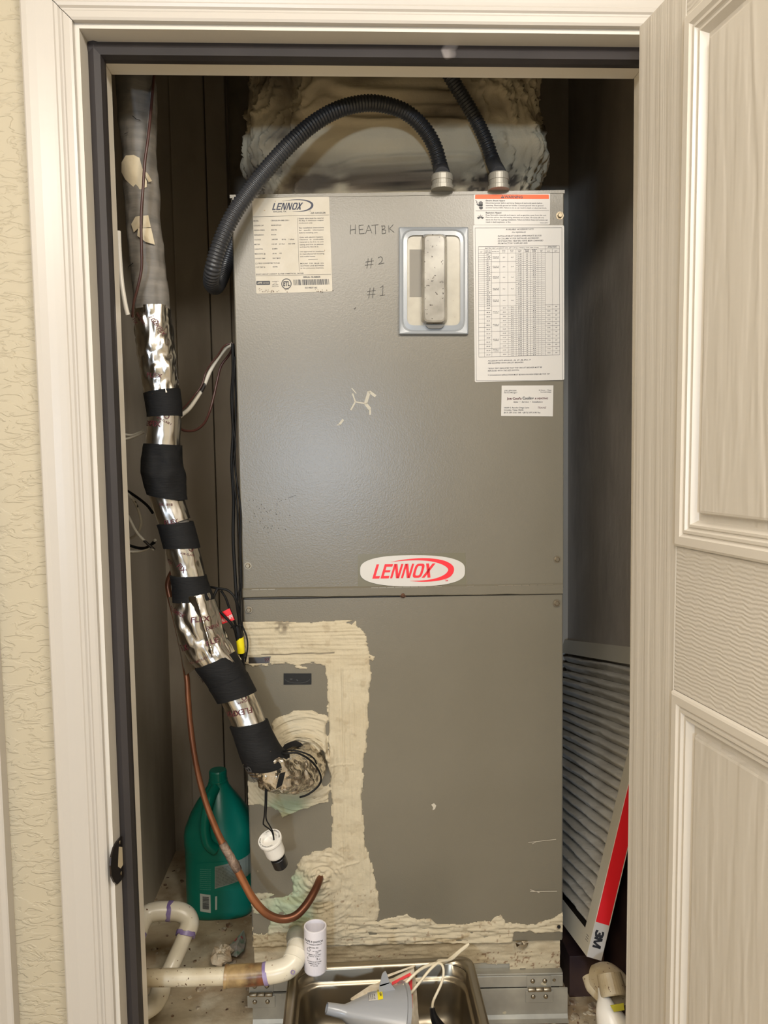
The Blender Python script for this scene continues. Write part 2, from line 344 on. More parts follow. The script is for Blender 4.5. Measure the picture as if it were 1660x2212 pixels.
# colonial casing: profile (distance from the reveal edge, projection)
CPF = [(0, 0), (0, .009), (.003, .0105), (.010, .0105), (.0125, .0085), (.0145, .0085), (.0165, .011), (.020, .012), (.0225, .0105), (.026, .0115), (.034, .0135), (.043, .0155), (.049, .0175), (.052, .0185), (.058, .0185), (.060, .017), (.060, 0)]
def casing(name, segs):
    """segs: list of (corner, outward dir at start, corner, outward dir at end): mitred length"""
    mb = MB(); n = len(CPF)
    for A, UA, B, UB in segs:
        V = [np.array(A)+np.array(UA)*u+np.array((0, -1, 0))*v for u, v in CPF]+[np.array(B)+np.array(UB)*u+np.array((0, -1, 0))*v for u, v in CPF]
        mb.add(V, [(i, i+1, i+1+n, i+n) for i in range(n-1)]+[tuple(range(n-1, -1, -1)), tuple(range(n, 2*n))])
    return struct(name, mb, M_trim, auto=32)
rv = .006; xl, xr, zt = JL-rv, JR+rv, JT+rv
casing('trim_10', [((xl, 0, 0), (-1., 0, 0), (xl, 0, zt-.0006), (-1., 0, 1.))])
casing('trim_11', [((xl+.0006, 0, zt), (-1., 0, 1.), (xr, 0, zt), (1., 0, 1.))])
casing('trim_12', [((xr, 0, 0), (1., 0, 0), (xr, 0, zt), (1., 0, 1.))])
# casing of the neighbouring doorway at the far left (its profile runs the other way)
xn = -.517-.060
casing('trim_13', [((xn, 0, 0), (1., 0, 0), (xn, 0, zt), (1., 0, 1.))])

# ---------------------------------------------------------------- the open door leaf
DA = math.radians(97.8); du = np.array([-math.cos(DA), -math.sin(DA), 0.]); dn = np.array([du[1], -du[0], 0.])
DP = np.array([.315, -.045, 0.]); lean = math.radians(.8)
def DW(t, n, z):
    # dn points into the hall side hidden from us when negative; n>0 is towards the viewer
    return DP+du*(t+(z-1.3)*math.tan(lean))+NV*n+np.array([0, 0, 1.])*z
NV = dn if dn @ (CC-DP) > 0 else -dn
door = thing('door_1', tuple(DP+du*.35), kind='structure')
DWID, DTH, DZ1, DZ0 = .70, .035, 2.0105, .012
SW = .103
PAN = [(SW, DWID-SW, 1.376, 1.966), (SW, DWID-SW, .26, 1.2045)]
MB().box((0, -DTH+.004, DZ0), (.006, -.0002, DZ1), 0, lambda x, y, z: DW(x, y, z)).build('edge', M_stile, door)
for t0, t1 in ((0, SW), (DWID-SW, DWID)):
    MB().box((t0, -DTH, DZ0), (t1, 0, DZ1), 0, DW).build('stile', M_stile, door, bevel=.0012)
for z0, z1 in ((1.966, DZ1), (1.2045, 1.376), (DZ0, .26)):
    MB().box((SW, -DTH, z0), (DWID-SW, -.0003, z1), 0, DW).build('rail', M_rail, door, bevel=.0008)
PPF = [(0, -.0003), (.0015, .0035), (.004, .0048), (.013, .0046), (.0155, .002), (.0165, .0012), (.018, .0030), (.021, .0030), (.0225, .0), (.024, -.0012), (.0255, .0006), (.028, .0006), (.0305, -.0035), (.033, -.0075), (.040, -.0075), (.0425, -.0015), (.045, -.0008)]
for t0, t1, z0, z1 in PAN:
    mb = MB(); V = []
    for d, n in PPF: V += [DW(t0+d, n, z0+d), DW(t1-d, n, z0+d), DW(t1-d, n, z1-d), DW(t0+d, n, z1-d)]
    F = [(i*4+j, i*4+(j+1) % 4, i*4+4+(j+1) % 4, i*4+4+j) for i in range(len(PPF)-1) for j in range(4)]
    k = 13*4; mould = MB().add(V, [f for f in F if f[0] < k])
    V2 = [DW(t0, -DTH+.006, z0), DW(t1, -DTH+.006, z0), DW(t1, -DTH+.006, z1), DW(t0, -DTH+.006, z1)]
    fld = MB().add(V, [f for f in F if f[0] >= k]+[tuple(range(len(PPF)*4-4, len(PPF)*4))]).add(V2, [(3, 2, 1, 0)])
    pn = fld.build('panel', M_panel, door, auto=25); mould.build('moulding', M_mould, pn, auto=35)
# hinges between leaf and jamb
for hz in (1.82, 1.02, .25):
    h = MB(); lathe(h, [(.006, -.045), (.006, .045)], (JR-.004, -.012, hz), (0, 0, 1), 12)
    h.box((JR-.003, -.010, hz-.044), (JR-.0005, .03, hz+.044)); h.build('hinge', M_conn, door)

# strike plate on the left jamb
def FJ(px, py, off=0.): p = PX(px, py, JL+off); return p
mb = MB(); out = [(262, 1804), (268, 1806), (270, 1884), (258, 1903), (250, 1911), (244, 1906), (238, 1893), (236, 1870), (237, 1852), (243, 1830), (250, 1818)]
mb.slab([FJ(x, y, .0004) for x, y in out], (.0022, 0, 0))
sp = mb.build('strike_plate', M_strike, label='dark bronze strike plate with a latch hole on the left door jamb', cat='strike plate', bevel=.0006)
mb = MB(); polypx(mb, [(257, 1829), (266, 1830), (266, 1868), (261, 1876), (255, 1872), (256, 1845)], lambda x, y: FJ(x, y, .0029)); mb.build('latch_hole', M_cream, sp)
for q in ((259, 1819), (262, 1886)):
    mb = MB(); lathe(mb, [(.0028, 0), (.0022, .0008), (.0008, .001)], FJ(q[0], q[1], .0026), (1, 0, 0), 10); mb.build('screw', M_screw, sp)

# ============================================================ AIR HANDLER
ah = thing('air_handler', tuple(AH), 'tall olive-grey sheet metal air handler cabinet filling the closet', 'air handler', rz=TH)
HW, HT, HD = .27, 1.267, .52
mb = MB(); mb.box((-HW, .0032, 0), (HW, HD, HT), 0, CW); mb.build('casing', M_cabd, ah, bevel=.002)
SEAM = .612
mb = MB(); mb.box((-HW+.002, -.0012, SEAM+.006), (HW-.0005, .003, HT-.001), 0, CW); up_ = mb.build('upper_panel', M_cab, ah, bevel=.0012)
mb = MB(); mb.box((-HW-.0008, .0005, HT-.0015), (HW+.0008, .02, HT+.0012), 0, CW); mb.box((-HW-.0008, -.0022, HT-.004), (HW+.0008, .001, HT+.0012), 0, CW); mb.build('top_flange', M_cab, ah)
mb = MB(); mb.box((-HW+.002, .0004, .001), (HW-.002, .003, SEAM-.004), 0, CW); mb.build('lower_panel', M_cab, ah, bevel=.0008)
# folded seam between the panels
mb = MB(); V = []
for x in np.linspace(-HW+.0015, HW-.002, 24):
    w = .0006*float(vn(x*40, 3)); sl = -.002*(x/HW)
    V += [CW(x, -.0013, SEAM+.015), CW(x, -.0042, SEAM+.0125), CW(x, -.0038, SEAM-.001+w+sl*.6), CW(x, .001, SEAM-.0035+w+sl*.6)]
mb.add(V, [(i*4+j, i*4+j+1, i*4+j+5, i*4+j+4) for i in range(23) for j in range(3)]); mb.build('seam_lip', M_cab, ah, auto=30)
mb = MB(); mb.box((-HW+.002, -.0001, SEAM-.0047), (HW-.002, .0007, SEAM-.0038), 0, CW); mb.build('seam_gap', M_gap, ah)
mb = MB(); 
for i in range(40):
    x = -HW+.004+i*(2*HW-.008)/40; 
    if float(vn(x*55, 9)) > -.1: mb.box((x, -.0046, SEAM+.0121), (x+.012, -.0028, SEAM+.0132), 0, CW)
mb.build('seam_highlight', M_edge, ah, kind='stuff')  # broken highlight on the seam ridge, put in as lighter strips
# screws
def screw(px, py, m=M_screw, r=.0042):
    o = CP(px, py, .001); mb = MB(); lathe(mb, [(r*1.5, 0), (r*1.5, .0008)], o, -ay, 14); lathe(mb, [(r, .0008), (r, .0036), (r*.8, .0042)], o, -ay, 6)
    mb.build('screw', m, ah)
for q in ((536, 1222), (538, 1317), (1204, 1208), (1203, 1303), (1210, 466)): screw(*q)
screw(871, 1285, M_rust, .0036)
mb = MB(); lathe(mb, [(.0032, 0), (.0026, .0012)], CP(1208, 2002, .0045), -ay, 12); mb.build('screw_hole', M_gap, ah)
# scratches and smears of old glue on the paint
def smear(pts, m=M_paper):
    mb = MB()
    for a, b, w in pts: linepx(mb, a, b, w, lambda x, y: CP(x, y, .0017), 0)
    mb.build('paint_scratch', m, ah, kind='stuff')
M_scr = mat('scuffed_paint', (170, 164, 148), .5); M_scr2 = mat('scuffed_paint_dark', (70, 64, 56), .6)
smear([((762, 850), (768, 868), 3), ((768, 868), (758, 886), 3.5), ((768, 868), (790, 872), 3), ((790, 872), (798, 846), 7), ((798, 846), (812, 856), 6), ((790, 872), (800, 884), 7), ((800, 884), (800, 896), 4), ((733, 918), (742, 906), 5), ((728, 918), (736, 918), 2), ((760, 838), (770, 850), 2)], M_scr)
rng = random.Random(3)
smear([((x := rng.gauss(580, 22)), (y := rng.uniform(1075, 1150))) and ((x, y), (x+rng.uniform(.6, 2), y+rng.uniform(.6, 2.4)), 1.2) for _ in range(46)]+[((766, 668), (769, 664), 2), ((622, 1076), (640, 1070), .8)], M_scr2)
def low(x, y, off=.0010): return CP(x, y, off)
mb = MB()
for a, b, w in [((1146, 1926), (1204, 1925), 1.6), ((1146, 1922), (1166, 1928), 1.6), ((1142, 1820), (1202, 1813), 1.2), ((1150, 1823), (1160, 1818), 1.), ((457+100, 1880), (557.5, 1884), 1.)]: linepx(mb, a, b, w, low, 0)
polypx(mb, [(932, 1738), (938, 1735), (943, 1740), (940, 1748), (935, 1750), (936, 1744)], low, 0); mb.build('paint_scratch', M_paper, ah, kind='stuff')
# pencil writing
mb = MB(); fP = lambda x, y: CP(x, y, .0017)
def stroke(mb, pts, w=1.3, f=None):
    for a, b in zip(pts, pts[1:]): linepx(mb, a, b, w, f or fP, 0)
S = stroke
S(mb, [(758, 486), (757, 506)]); S(mb, [(768, 485), (768, 505)]); S(mb, [(757, 497), (769, 495)])
S(mb, [(786, 486), (776, 487), (777, 505), (788, 504)]); S(mb, [(777, 496), (785, 495)])
S(mb, [(790, 505), (797, 486), (804, 504)]); S(mb, [(793, 498), (802, 497)]); S(mb, [(803, 487), (818, 485)]); S(mb, [(811, 486), (812, 506)])
S(mb, [(826, 489), (826, 505), (833, 504), (834, 497), (826, 496), (832, 493), (832, 488), (824, 488)]); S(mb, [(840, 487), (841, 502)]); S(mb, [(850, 485), (842, 494), (852, 502)])
for dx, dy in ((0, 0), (4, 64)):
    S(mb, [(796+dx, 558+dy), (793+dx, 580+dy)]); S(mb, [(804+dx, 557+dy), (801+dx, 579+dy)]); S(mb, [(790+dx, 566+dy), (808+dx, 563+dy)]); S(mb, [(789+dx, 573+dy), (807+dx, 571+dy)])
S(mb, [(817, 557), (823, 554), (827, 558), (825, 565), (818, 571), (830, 568)]); S(mb, [(822, 622), (828, 617), (827, 638)]); S(mb, [(821, 639), (832, 637)])
mb.build('pencil_writing', M_pencil, ah, kind='stuff')
# ---------------------------------------------------------------- labels on the cabinet
fC = lambda x, y, off=0.: CP(x, y, off+.0014)
def lennox(mb, ox, oy, wx, hy, tilt, f, mi, t=.23):
    """bold slanted sans word LENNOX; ox, oy lower left of the L; wx total width, hy cap height; drawn as strokes"""
    ct, st = math.cos(tilt), math.sin(tilt)
    LW = wx/6.35; sh = .32*hy
    def G(u, v): x = u+sh*v; y = -v*hy; return f(ox+x*ct-y*st, oy+x*st+y*ct)
    def pol(pts): mb.add([G(*p) for p in pts], [tuple(range(len(pts)))], mi)
    w = LW*.27; b = t*.78; x = 0.
    def rec(a, c, v0, v1): pol([(a, v0), (c, v0), (c, v1), (a, v1)])
    rec(x, x+w, 0, 1); rec(x+w, x+LW*.72, 0, b); x += LW*.85
    rec(x, x+w, 0, 1); rec(x+w, x+LW*.85, 0, b); rec(x+w, x+LW*.78, .5-b*.42, .5+b*.42); rec(x+w, x+LW*.86, 1-b, 1); x += LW*.98
    for k in range(2):
        rec(x, x+w*.85, 0, 1); rec(x+LW*.72, x+LW*.72+w*.85, 0, 1); pol([(x+w*.2, 1), (x+w*1.25, 1), (x+LW*.72+w*.65, 0), (x+LW*.72-w*.4, 0)]); x += LW*1.12
    o = [(x+LW*.5+LW*.5*math.copysign(abs(math.cos(a))**.55, math.cos(a)), .5+.5*math.copysign(abs(math.sin(a))**.55, math.sin(a))) for a in np.linspace(0, 2*math.pi, 32, endpoint=False)]
    i_ = [(x+LW*.5+(LW*.5-w*.95)*math.copysign(abs(math.cos(a))**.55, math.cos(a)), .5+(.5-b*.9)*math.copysign(abs(math.sin(a))**.55, math.sin(a))) for a in np.linspace(0, 2*math.pi, 32, endpoint=False)]
    mb.add([G(*p) for p in o+i_], [(k, (k+1) % 32, (k+1) % 32+32, k+32) for k in range(32)], mi); x += LW*1.05
    pol([(x-w*.1, 0), (x+w*1.05, 0), (x+LW*.98, 1), (x+LW*.98-w*1.15, 1)]); pol([(x+LW*.9, 0), (x+LW*.9-w*1.15, 0), (x, 1), (x+w*1.15, 1)])
def swoosh(mb, pts, f, mi):
    """pts: (x, y, width) along the stroke, smoothed"""
    P = Path([(p[0], p[1], 0) for p in pts], [max(.05, p[2]/2) for p in pts], ref=(0, 0, 1), step=6)
    V = []; 
    for p, t, r in zip(P.p, P.t, P.r): n = np.array([-t[1], t[0]]); V += [f(p[0]+n[0]*r, p[1]+n[1]*r), f(p[0]-n[0]*r, p[1]-n[1]*r)]
    mb.add(V, [(2*i, 2*i+1, 2*i+3, 2*i+2) for i in range(len(P.p)-1)], mi)
# 1 rating plate (crop frame: X/8.3+530, Y/8.3+400)
def ink_plate(mb, f):
    g = lambda X, Y: f(530+X/8.3, 400+Y/8.3)
    def T(s, x0, x1, y, h=22, mi=1, y1=None, bold=.012): textpx(mb, s, (x0, y), (x1, y-(x1-x0)*.018 if y1 is None else y1), h, g, mi, bold=bold)
    lennox(mb, 480, 447, 545, 125, -.018, g, 3)
    swoosh(mb, [(680, 285, 2), (800, 268, 8), (950, 260, 12), (1090, 275, 22), (1180, 315, 34), (1203, 362, 42), (1170, 415, 34), (1080, 455, 18), (970, 470, 9), (850, 468, 2)], g, 3)
    T('DALLAS, TX', 508, 740, 487, 24, bold=.03); T('AIR HANDLER', 1172, 1446, 513, 28, bold=.02); T('TM', 1140, 1180, 468, 9)
    L = lambda a, b, w=5: linepx(mb, a, b, w, g, 2)
    L((140, 568), (1502, 532)); L((935, 585), (968, 1548), 4); L((188, 1626), (1540, 1600)); L((1130, 1334), (1304, 1328), 5)
    for i, (a, b, w) in enumerate([('MODEL:', 'CBX26UH-048-230-1', 330), ('COOLING CAP', '48,000 BTU/H', 185), ('DESIGN PRESS', '450 PSI', 100), ('REFRIGERANT:', 'R410A', 88), ('VOLTAGE:', '240/208', 108), ('MOTOR:', '1/2 HP', 92), ('CAPACITOR:', '20 MFD', 98), ('MAX STATIC @', '.50 IN', 75), ('OUTLET TEMP', '200 F MAX', 145)]):
        y = 652+i*84.5; wa = [95, 180, 195, 180, 118, 98, 150, 190, 185][i]
        T(a, 148+i*3.6, 148+i*3.6+wa, y, 23); T(b, 458+i*4, 458+i*4+w, y-6, 23)
    T('60 Hz', 657, 733, 984, 23); T('1 phase', 785, 880, 980, 23); T('3.9 FLA', 607, 708, 1066, 23); T('825 RPM', 775, 892, 1062, 23); T('H2O', 612, 656, 1232, 23)
    T('FIELD CONVERTED TO R-22', 234, 618, 1413, 24)
    for a, b in (((186, 1396), (216, 1395)), ((216, 1395), (217, 1416)), ((217, 1416), (187, 1418)), ((187, 1418), (186, 1396))): L(a, b, 4)
    T('CUST PART #', 186, 358, 1482, 23); T('76W96', 492, 580, 1476, 23); T('SHORT-CIRCUIT CURRENT: 5kA RMS SYMMETRICAL, 240/208V', 192, 1052, 1609, 23, y1=1592)
    for s, x0, x1, y in [('Supply wire must be rated at', 958, 1410, 606), ('75 deg. C minimum copper', 958, 1412, 645), ('conductors only.', 960, 1212, 688), ('See installation instructions', 964, 1412, 776), ('for   specific   information', 964, 1408, 818), ('before installing unit.', 966, 1304, 864),
                         ('Units with electric heaters:', 972, 1398, 944), ('Clearance   to   combustible', 974, 1404, 986), ('material to be 0 in. to unit', 976, 1406, 1030), ('casing and 0 in. to plenum', 978, 1404, 1076), ('and duct for first 36 in.', 980, 1318, 1118),
                         ('Unit approved for installation', 982, 1422, 1202), ('in manufactured housing', 984, 1420, 1244), ('and mobile homes.', 986, 1260, 1288), ('MOUNT  TXV  BULB  ON', 990, 1408, 1416), ('SUCTION LINE BETWEEN', 992, 1412, 1458), ("10 TO 2 O'CLOCK POSITION.", 994, 1414, 1502)]: T(s, x0, x1, y, 21)
    T('SERIAL NUMBER', 1040, 1352, 1664, 28, bold=.03); T('5014E07162', 1072, 1292, 1852, 27, bold=.02)
    gl = lambda X, Y: fC(530+X/8.3, 400+Y/8.3, .00040)
    polypx(mb, rrect([(198, 1716), (446, 1714), (448, 1786), (200, 1790)], 18), gl, 1); textpx(mb, 'AITS', (214, 1768), (304, 1766), 30, g, 0, .3, .03); textpx(mb, 'CERTIFIED', (314, 1764), (432, 1762), 18, g, 0)
    for k, (s, w) in enumerate([('CONFORMS TO', 120), ('UL STD', 60), ('1995, CERT', 110), ('CSA STD 236', 120)]): T(s, 540-w/2, 540+w/2, 1734+k*29, 15)
    c = np.array((740, 1768.)); a_ = np.linspace(0, 2*math.pi, 40)
    swoosh(mb, [(c[0]+84*math.cos(a), c[1]+88*math.sin(a), 15) for a in a_], g, 1)
    textpx(mb, 'ETL', (682, 1808), (800, 1804), 84, g, 1, .1, .05); T('INTERTEK', 716, 784, 1876, 10)
    r = random.Random(5); x = 870
    while x < 1500:
        w = r.choice([5, 7, 10, 14]); linepx(mb, (x, 1694-(x-870)*.022), (x+8, 1794-(x-870)*.022), w, g, 1); x += w+r.choice([5, 7, 11])
    # rust specks near the bottom edge
    for k in range(46):
        X = r.choice([r.gauss(300, 70), r.gauss(500, 90), r.gauss(1350, 80)]); Y = 1915-abs(r.gauss(0, 28)); q = r.uniform(3, 11)
        polypx(mb, [(X-q, Y), (X, Y-q*.8), (X+q*.9, Y+q*.2), (X, Y+q)], g, 4)
sticker('rating_label', rrect([(544.5, 428.5), (711.2, 424), (718.6, 629.5), (554, 634.5)], 3.2), fC, ink_plate, [M_paper, M_ink, M_inkl, M_navy, M_rust], ah, label='cream rating label with a dark blue logo, two columns of print and a barcode')
# 2 warning label + 3 accessory table (crop frame: X/4.3375+1000, Y/4.3375+400)
def ink_warn(mb, f):
    g = lambda X, Y: f(1000+X/4.3375, 400+Y/4.3375)
    def T(s, x0, x1, y, h=11, mi=1, bold=.008): textpx(mb, s, (x0, y), (x1, y+(x1-x0)*.005), h, g, mi, bold=bold)
    gl = lambda X, Y: fC(1000+X/4.3375, 400+Y/4.3375, .00040); gh = lambda X, Y: fC(1000+X/4.3375, 400+Y/4.3375, .00070)
    polypx(mb, rrect([(117, 88), (809, 88), (809, 130), (117, 130)], 12)[0:12]+[(809, 130), (117, 130)], gl, 2)
    textpx(mb, 'WARNING', (392, 121), (562, 123), 25, g, 1, 0, .03)
    polypx(mb, [(357, 122), (374, 92), (391, 122)], g, 1); textpx(mb, '!', (372, 119), (376, 119), 17, gh, 2, 0, .02)
    T('Electric Shock Hazard', 217, 396, 150, 13, bold=.03)
    for k, (s, w) in enumerate([('Disconnect power before servicing. Replace all parts and panels before', 747), ('operating. Electrically ground air handler. Connect ground wire to ground', 756), ('terminal marked GRD. Failure to do so can result in death or electrical shock.', 788)]): T(s, 217, w, 172+k*22.5, 13)
    linepx(mb, (122, 240), (812, 237), 2.2, g, 1)
    T('Explosion Hazard', 217, 362, 264, 13, bold=.03)
    for k, (s, w) in enumerate([('Keep flammable materials and vapors, such as gasoline, away from this unit.', 785), ('Place this unit so that the heating elements are at least 18 inches (46 cm)', 762), ('above the floor for a garage installation. Failure to follow these instructions can', 797), ('result in death explosion, or fire.', 452)]): T(s, 217, w, 285+k*22, 13)
    T('506216P01', 726, 800, 357, 9)
    # hand icon and burst icon
    for k in range(4): polypx(mb, rrect([(150+k*10, 146+abs(k-1.5)*7), (158+k*10, 146+abs(k-1.5)*7), (160+k*9, 194), (152+k*9, 194)], 3, 3), g, 1)
    polypx(mb, [(152, 180), (132, 178), (130, 183), (152, 196), (160, 200), (184, 200), (190, 186), (188, 180)], g, 1); polypx(mb, [(152, 204), (190, 202), (188, 222), (172, 228), (156, 220)], g, 1)
    stroke(mb, [], 1)
    for a, b in (((120, 140), (138, 158)), ((138, 158), (128, 164)), ((128, 164), (146, 176))): linepx(mb, a, b, 4, g, 1)
    for k in range(9):
        a = math.pi+k*math.pi/8; r1 = 38 if k % 2 == 0 else 30
        polypx(mb, [(167+math.cos(a-.22)*12, 306+math.sin(a-.22)*12), (167+math.cos(a)*r1, 306+math.sin(a)*r1), (167+math.cos(a+.22)*12, 306+math.sin(a+.22)*12)], g, 1)
    polypx(mb, [(134, 300), (200, 300), (190, 316), (167, 308), (144, 318)], g, 1)
c3 = lambda X, Y: (1000+X/4.3375, 400+Y/4.3375)
sticker('warning_label', rrect([c3(106, 71), c3(820, 74), c3(818, 369), c3(107, 372)], 3), fC, ink_warn, [M_white, M_ink, M_orange], ah, label='white warning label with an orange header band')
def ink_table(mb, f):
    g0 = lambda X, Y: f(1000+X/4.3375, 400+Y/4.3375)
    # the label is slightly turned: table frame coordinates u 148..907, v 568..1612 follow the printed frame
    def g(X, Y):
        tx = (X-148)/759; tv = (Y-576)/1036
        return g0(X+3.5*tv, Y+(-9*tx if tv < 0 else (-9-14*tv)*tx))
    def T(s, x0, x1, y, h=9, mi=1, sh=.22, bold=.014): textpx(mb, s, (x0, y), (x1, y), h, g, mi, shear=sh, bold=bold)
    Ln = lambda a, b, w=1.8, mi=2: linepx(mb, a, b, w, g, mi)
    for a, b in (((117, 400), (930, 398)), ((930, 398), (938, 1832)), ((938, 1832), (128, 1832)), ((128, 1832), (117, 400))): linepx(mb, a, b, 2.6, g0, 1)
    T('AVAILABLE  ACCESSORY KITS', 404, 666, 424, 14); T('P/N 99J99994-02', 462, 592, 452, 13)
    for k, (s, w) in enumerate([('INSTALLER MUST CHECK APPROPRIATE BLOCK', 742), ("IN COLUMN 'A' FOR INSTALLED ACCESSORY.", 718), ('OR IF ELECTRIC HEATERS HAVE BEEN CHANGED', 756), ('FROM FACTORY SUPPLIED SIZE.', 610)]): T(s, 329, w, 486+k*23, 14)
    for s, w, y in [('ACCESSORY KITS 89W42-03, -04, -07, -08,-09 & -17', 640, 1652), ('ARE EQUIPPED WITH CIRCUIT BREAKERS.', 572, 1674), ('* BOLD TEXT INDICATES THAT THE CIRCUIT BREAKER MUST BE', 745, 1724), ('  REPLACED WITH THE SIZE SHOWN.', 530, 1746), ('** DOWNFLOW APPLICATION MUST BE RAN ON HIGH SPEED MOTOR TAP', 818, 1788)]: textpx(mb, s, (236, y), (w, y-(w-236)*.024), 13, g0, 1, shear=.22)
    C = [148, 202, 270, 347, 423, 499, 568, 636, 704, 773, 840, 907]; Y0, Y1 = 640, 1612; nr = 49; dv = (Y1-Y0)/nr
    Ln((148, 576), (907, 576), 3, 1); Ln((148, 604), (907, 604)); Ln((148, Y0), (907, Y0), 2.2); Ln((148, Y1), (907, Y1), 3, 1)
    for i, x in enumerate(C): Ln((x, 576 if i in (0, 9, 11) else 604), (x, Y1), 2.4 if i in (0, 11) else 1.8)
    T('ELECTRIC HEAT ACCESSORY KITS- 240 V, 60 HZ, 1 PHASE (2 TON THRU 5TON)', 208, 712, 596, 10); T('SINGLE POINT', 800, 884, 586, 7); T('POWER SUPPLY', 797, 884, 597, 7)
    for s, a, b, y in [("'A'", 163, 187, 634), ('USED ON', 208, 262, 625), ('UNIT SIZE', 207, 264, 639), ('MODEL P/N', 275, 341, 632), ('TOTAL', 368, 402, 624), ('K.W.', 372, 398, 637), ('K.W.', 446, 478, 622), ('UNIT', 448, 476, 636), ('TOTAL', 514, 553, 622), ('AMPS', 516, 550, 636), ('BREAKER', 577, 626, 618), ('SIZE', 585, 620, 628), ('AMPS', 578, 625, 638), ('MINIMUM', 646, 694, 618), ('WIRE', 652, 688, 628), ('SIZE', 652, 688, 638), ('CKT', 725, 751, 626), ('NO.', 727, 748, 638), ('MCA', 793, 820, 634), ('MFS', 860, 888, 634)]: T(s, a, b, y-4, 8)
    r = random.Random(2)
    small = 25
    groups = [4, 5, 5, 6, 5]; vv = Y0; k = 0
    ys = [Y0+i*dv for i in range(nr+1)]
    for i in range(1, nr):
        for c0, c1 in ((5, 9),): Ln((C[c0], ys[i]), (C[c1], ys[i]))
    for i in range(1, small+1): Ln((C[0], ys[i]), (C[2], ys[i]))
    a = 0; 
    for q, gsz in enumerate(groups):
        b = a+gsz; Ln((C[2], ys[b]), (C[5], ys[b])); ym = (ys[a]+ys[b])/2
        T('89W42-0%d' % (q+2), 280, 340, ym-3, 8); T('(208/240)', 284, 338, ym+9, 8); T(['2.5', '5.0', '7.5', '9.6', '10.0'][q], 375, 398, ym+4, 9); T(['2.5', '5.0', '7.5', '9.6', '10.0'][q], 452, 476, ym+4, 9); a = b
    for i in range(small): T(r.choice(['18', '24', '30,36', '42', '48,60']), 222, 222+r.choice([20, 34]), ys[i+1]-4, 9)
    Ln((C[9], ys[small]), (C[11], ys[small]))
    for i in range(small, nr):
        Ln((C[4], ys[i]), (C[5], ys[i])); T(r.choice(['5.0', '7.5', '6.3', '9.6', '8.2']), 452, 474, ys[i+1]-4, 8)
        if (i-small) % 2 == 0:
            for c0, c1 in ((0, 2), (3, 4), (9, 11)): Ln((C[c0], ys[i]), (C[c1], ys[i]))
            ym = ys[min(nr, i+1)]+4; T(r.choice(['36,42', '48', '42', '48/60']), 218, 256, ym, 9); T(r.choice(['12.5', '15.0', '15.5', '20.0']), 374, 404, ym, 9); T(r.choice(['57A', '60A', '71A', '82A', '92A']), 792, 820, ym-2, 9); T(r.choice(['60', '70', '80', '90']), 866, 884, ym-2, 9)
    for i in (6, 12, 20, 22): 
        if small+i < nr: Ln((C[2], ys[small+i]), (C[3], ys[small+i]))
    for i in (3, 9, 16, 21): T('89W42-1%d' % (i % 10), 280, 340, ys[small+i]-2, 8); T('(10K5)', 288, 334, ys[small+i]+10, 8)
    for i in range(nr):
        y = ys[i+1]-4.5
        T(r.choice(['11.92', '13.58', '15.52', '20.04', '31.06', '47.32', '21.63']), 516, 552, y, 9); T(r.choice(['15', '20', '25', '45', '60']), 594, 611, y, 9); T(r.choice(['12.4', '10.6', '20.4', '8.4', '15.4']), 656, 685, y, 9); T(r.choice(['1', '1', '2']), 735, 741, y, 9)
sticker('accessory_label', rrect([c3(98, 374), c3(951, 376), c3(953, 1824), c3(114, 1846)], 3.4), fC, ink_table, [M_white, M_ink, M_inkl], ah, label='tall white label with a dense printed table')
# business card (can be lifted off)
def ink_card(mb, f):
    g = lambda X, Y: f(1000+X/4.3375, 400+Y/4.3375)
    def T(s, x0, x1, y, h, mi=1, sh=0, bold=.012): textpx(mb, s, (x0, y), (x1, y+(x1-x0)*-.002), h, g, mi, sh, bold)
    T('JOE LEFKOSKI', 390, 504, 1932, 14); T('"Service Manager"', 386, 516, 1949, 11, sh=.3); T('24 Hours - 7 Days', 712, 832, 1926, 11, sh=.2); T('TACLB012006E', 728, 830, 1944, 10)
    T("Joe Cool's", 414, 552, 2008, 20, 2, 0, .04); T('Cooling', 561, 666, 2007, 25, 1, 0, .03); T('& HEATING', 676, 802, 2006, 17, 2, .3, .03)
    T('Sales  •  Service  •  Installation', 476, 750, 2037, 13, sh=.2, bold=.02)
    T('10209 E. Rancho Diego Lane', 388, 624, 2091, 14); T('Crowley, Texas 76036', 386, 570, 2113, 14); T('(817) 297-3161 Off. • (817) 297-3190 Fax', 386, 730, 2138, 14); T('TRANE', 704, 784, 2093, 18, 2, .3, .0)
mb = MB(); pts = rrect([c3(366, 1878), c3(851, 1876), c3(846, 2166), c3(360, 2162)], .4, 2); n = len(pts)
mb.add([fC(x, y, .0005) for x, y in pts]+[fC(x, y, .0001) for x, y in pts], [tuple(range(n)), tuple(range(2*n-1, n-1, -1))]+[(i, i+n, (i+1) % n+n, (i+1) % n) for i in range(n)])
ink_card(mb, lambda x, y: fC(x, y, .0008))
mb.build('business_card', [M_white, M_ink, M_dred], label='white business card with red and black print stuck below the table label', cat='business card')
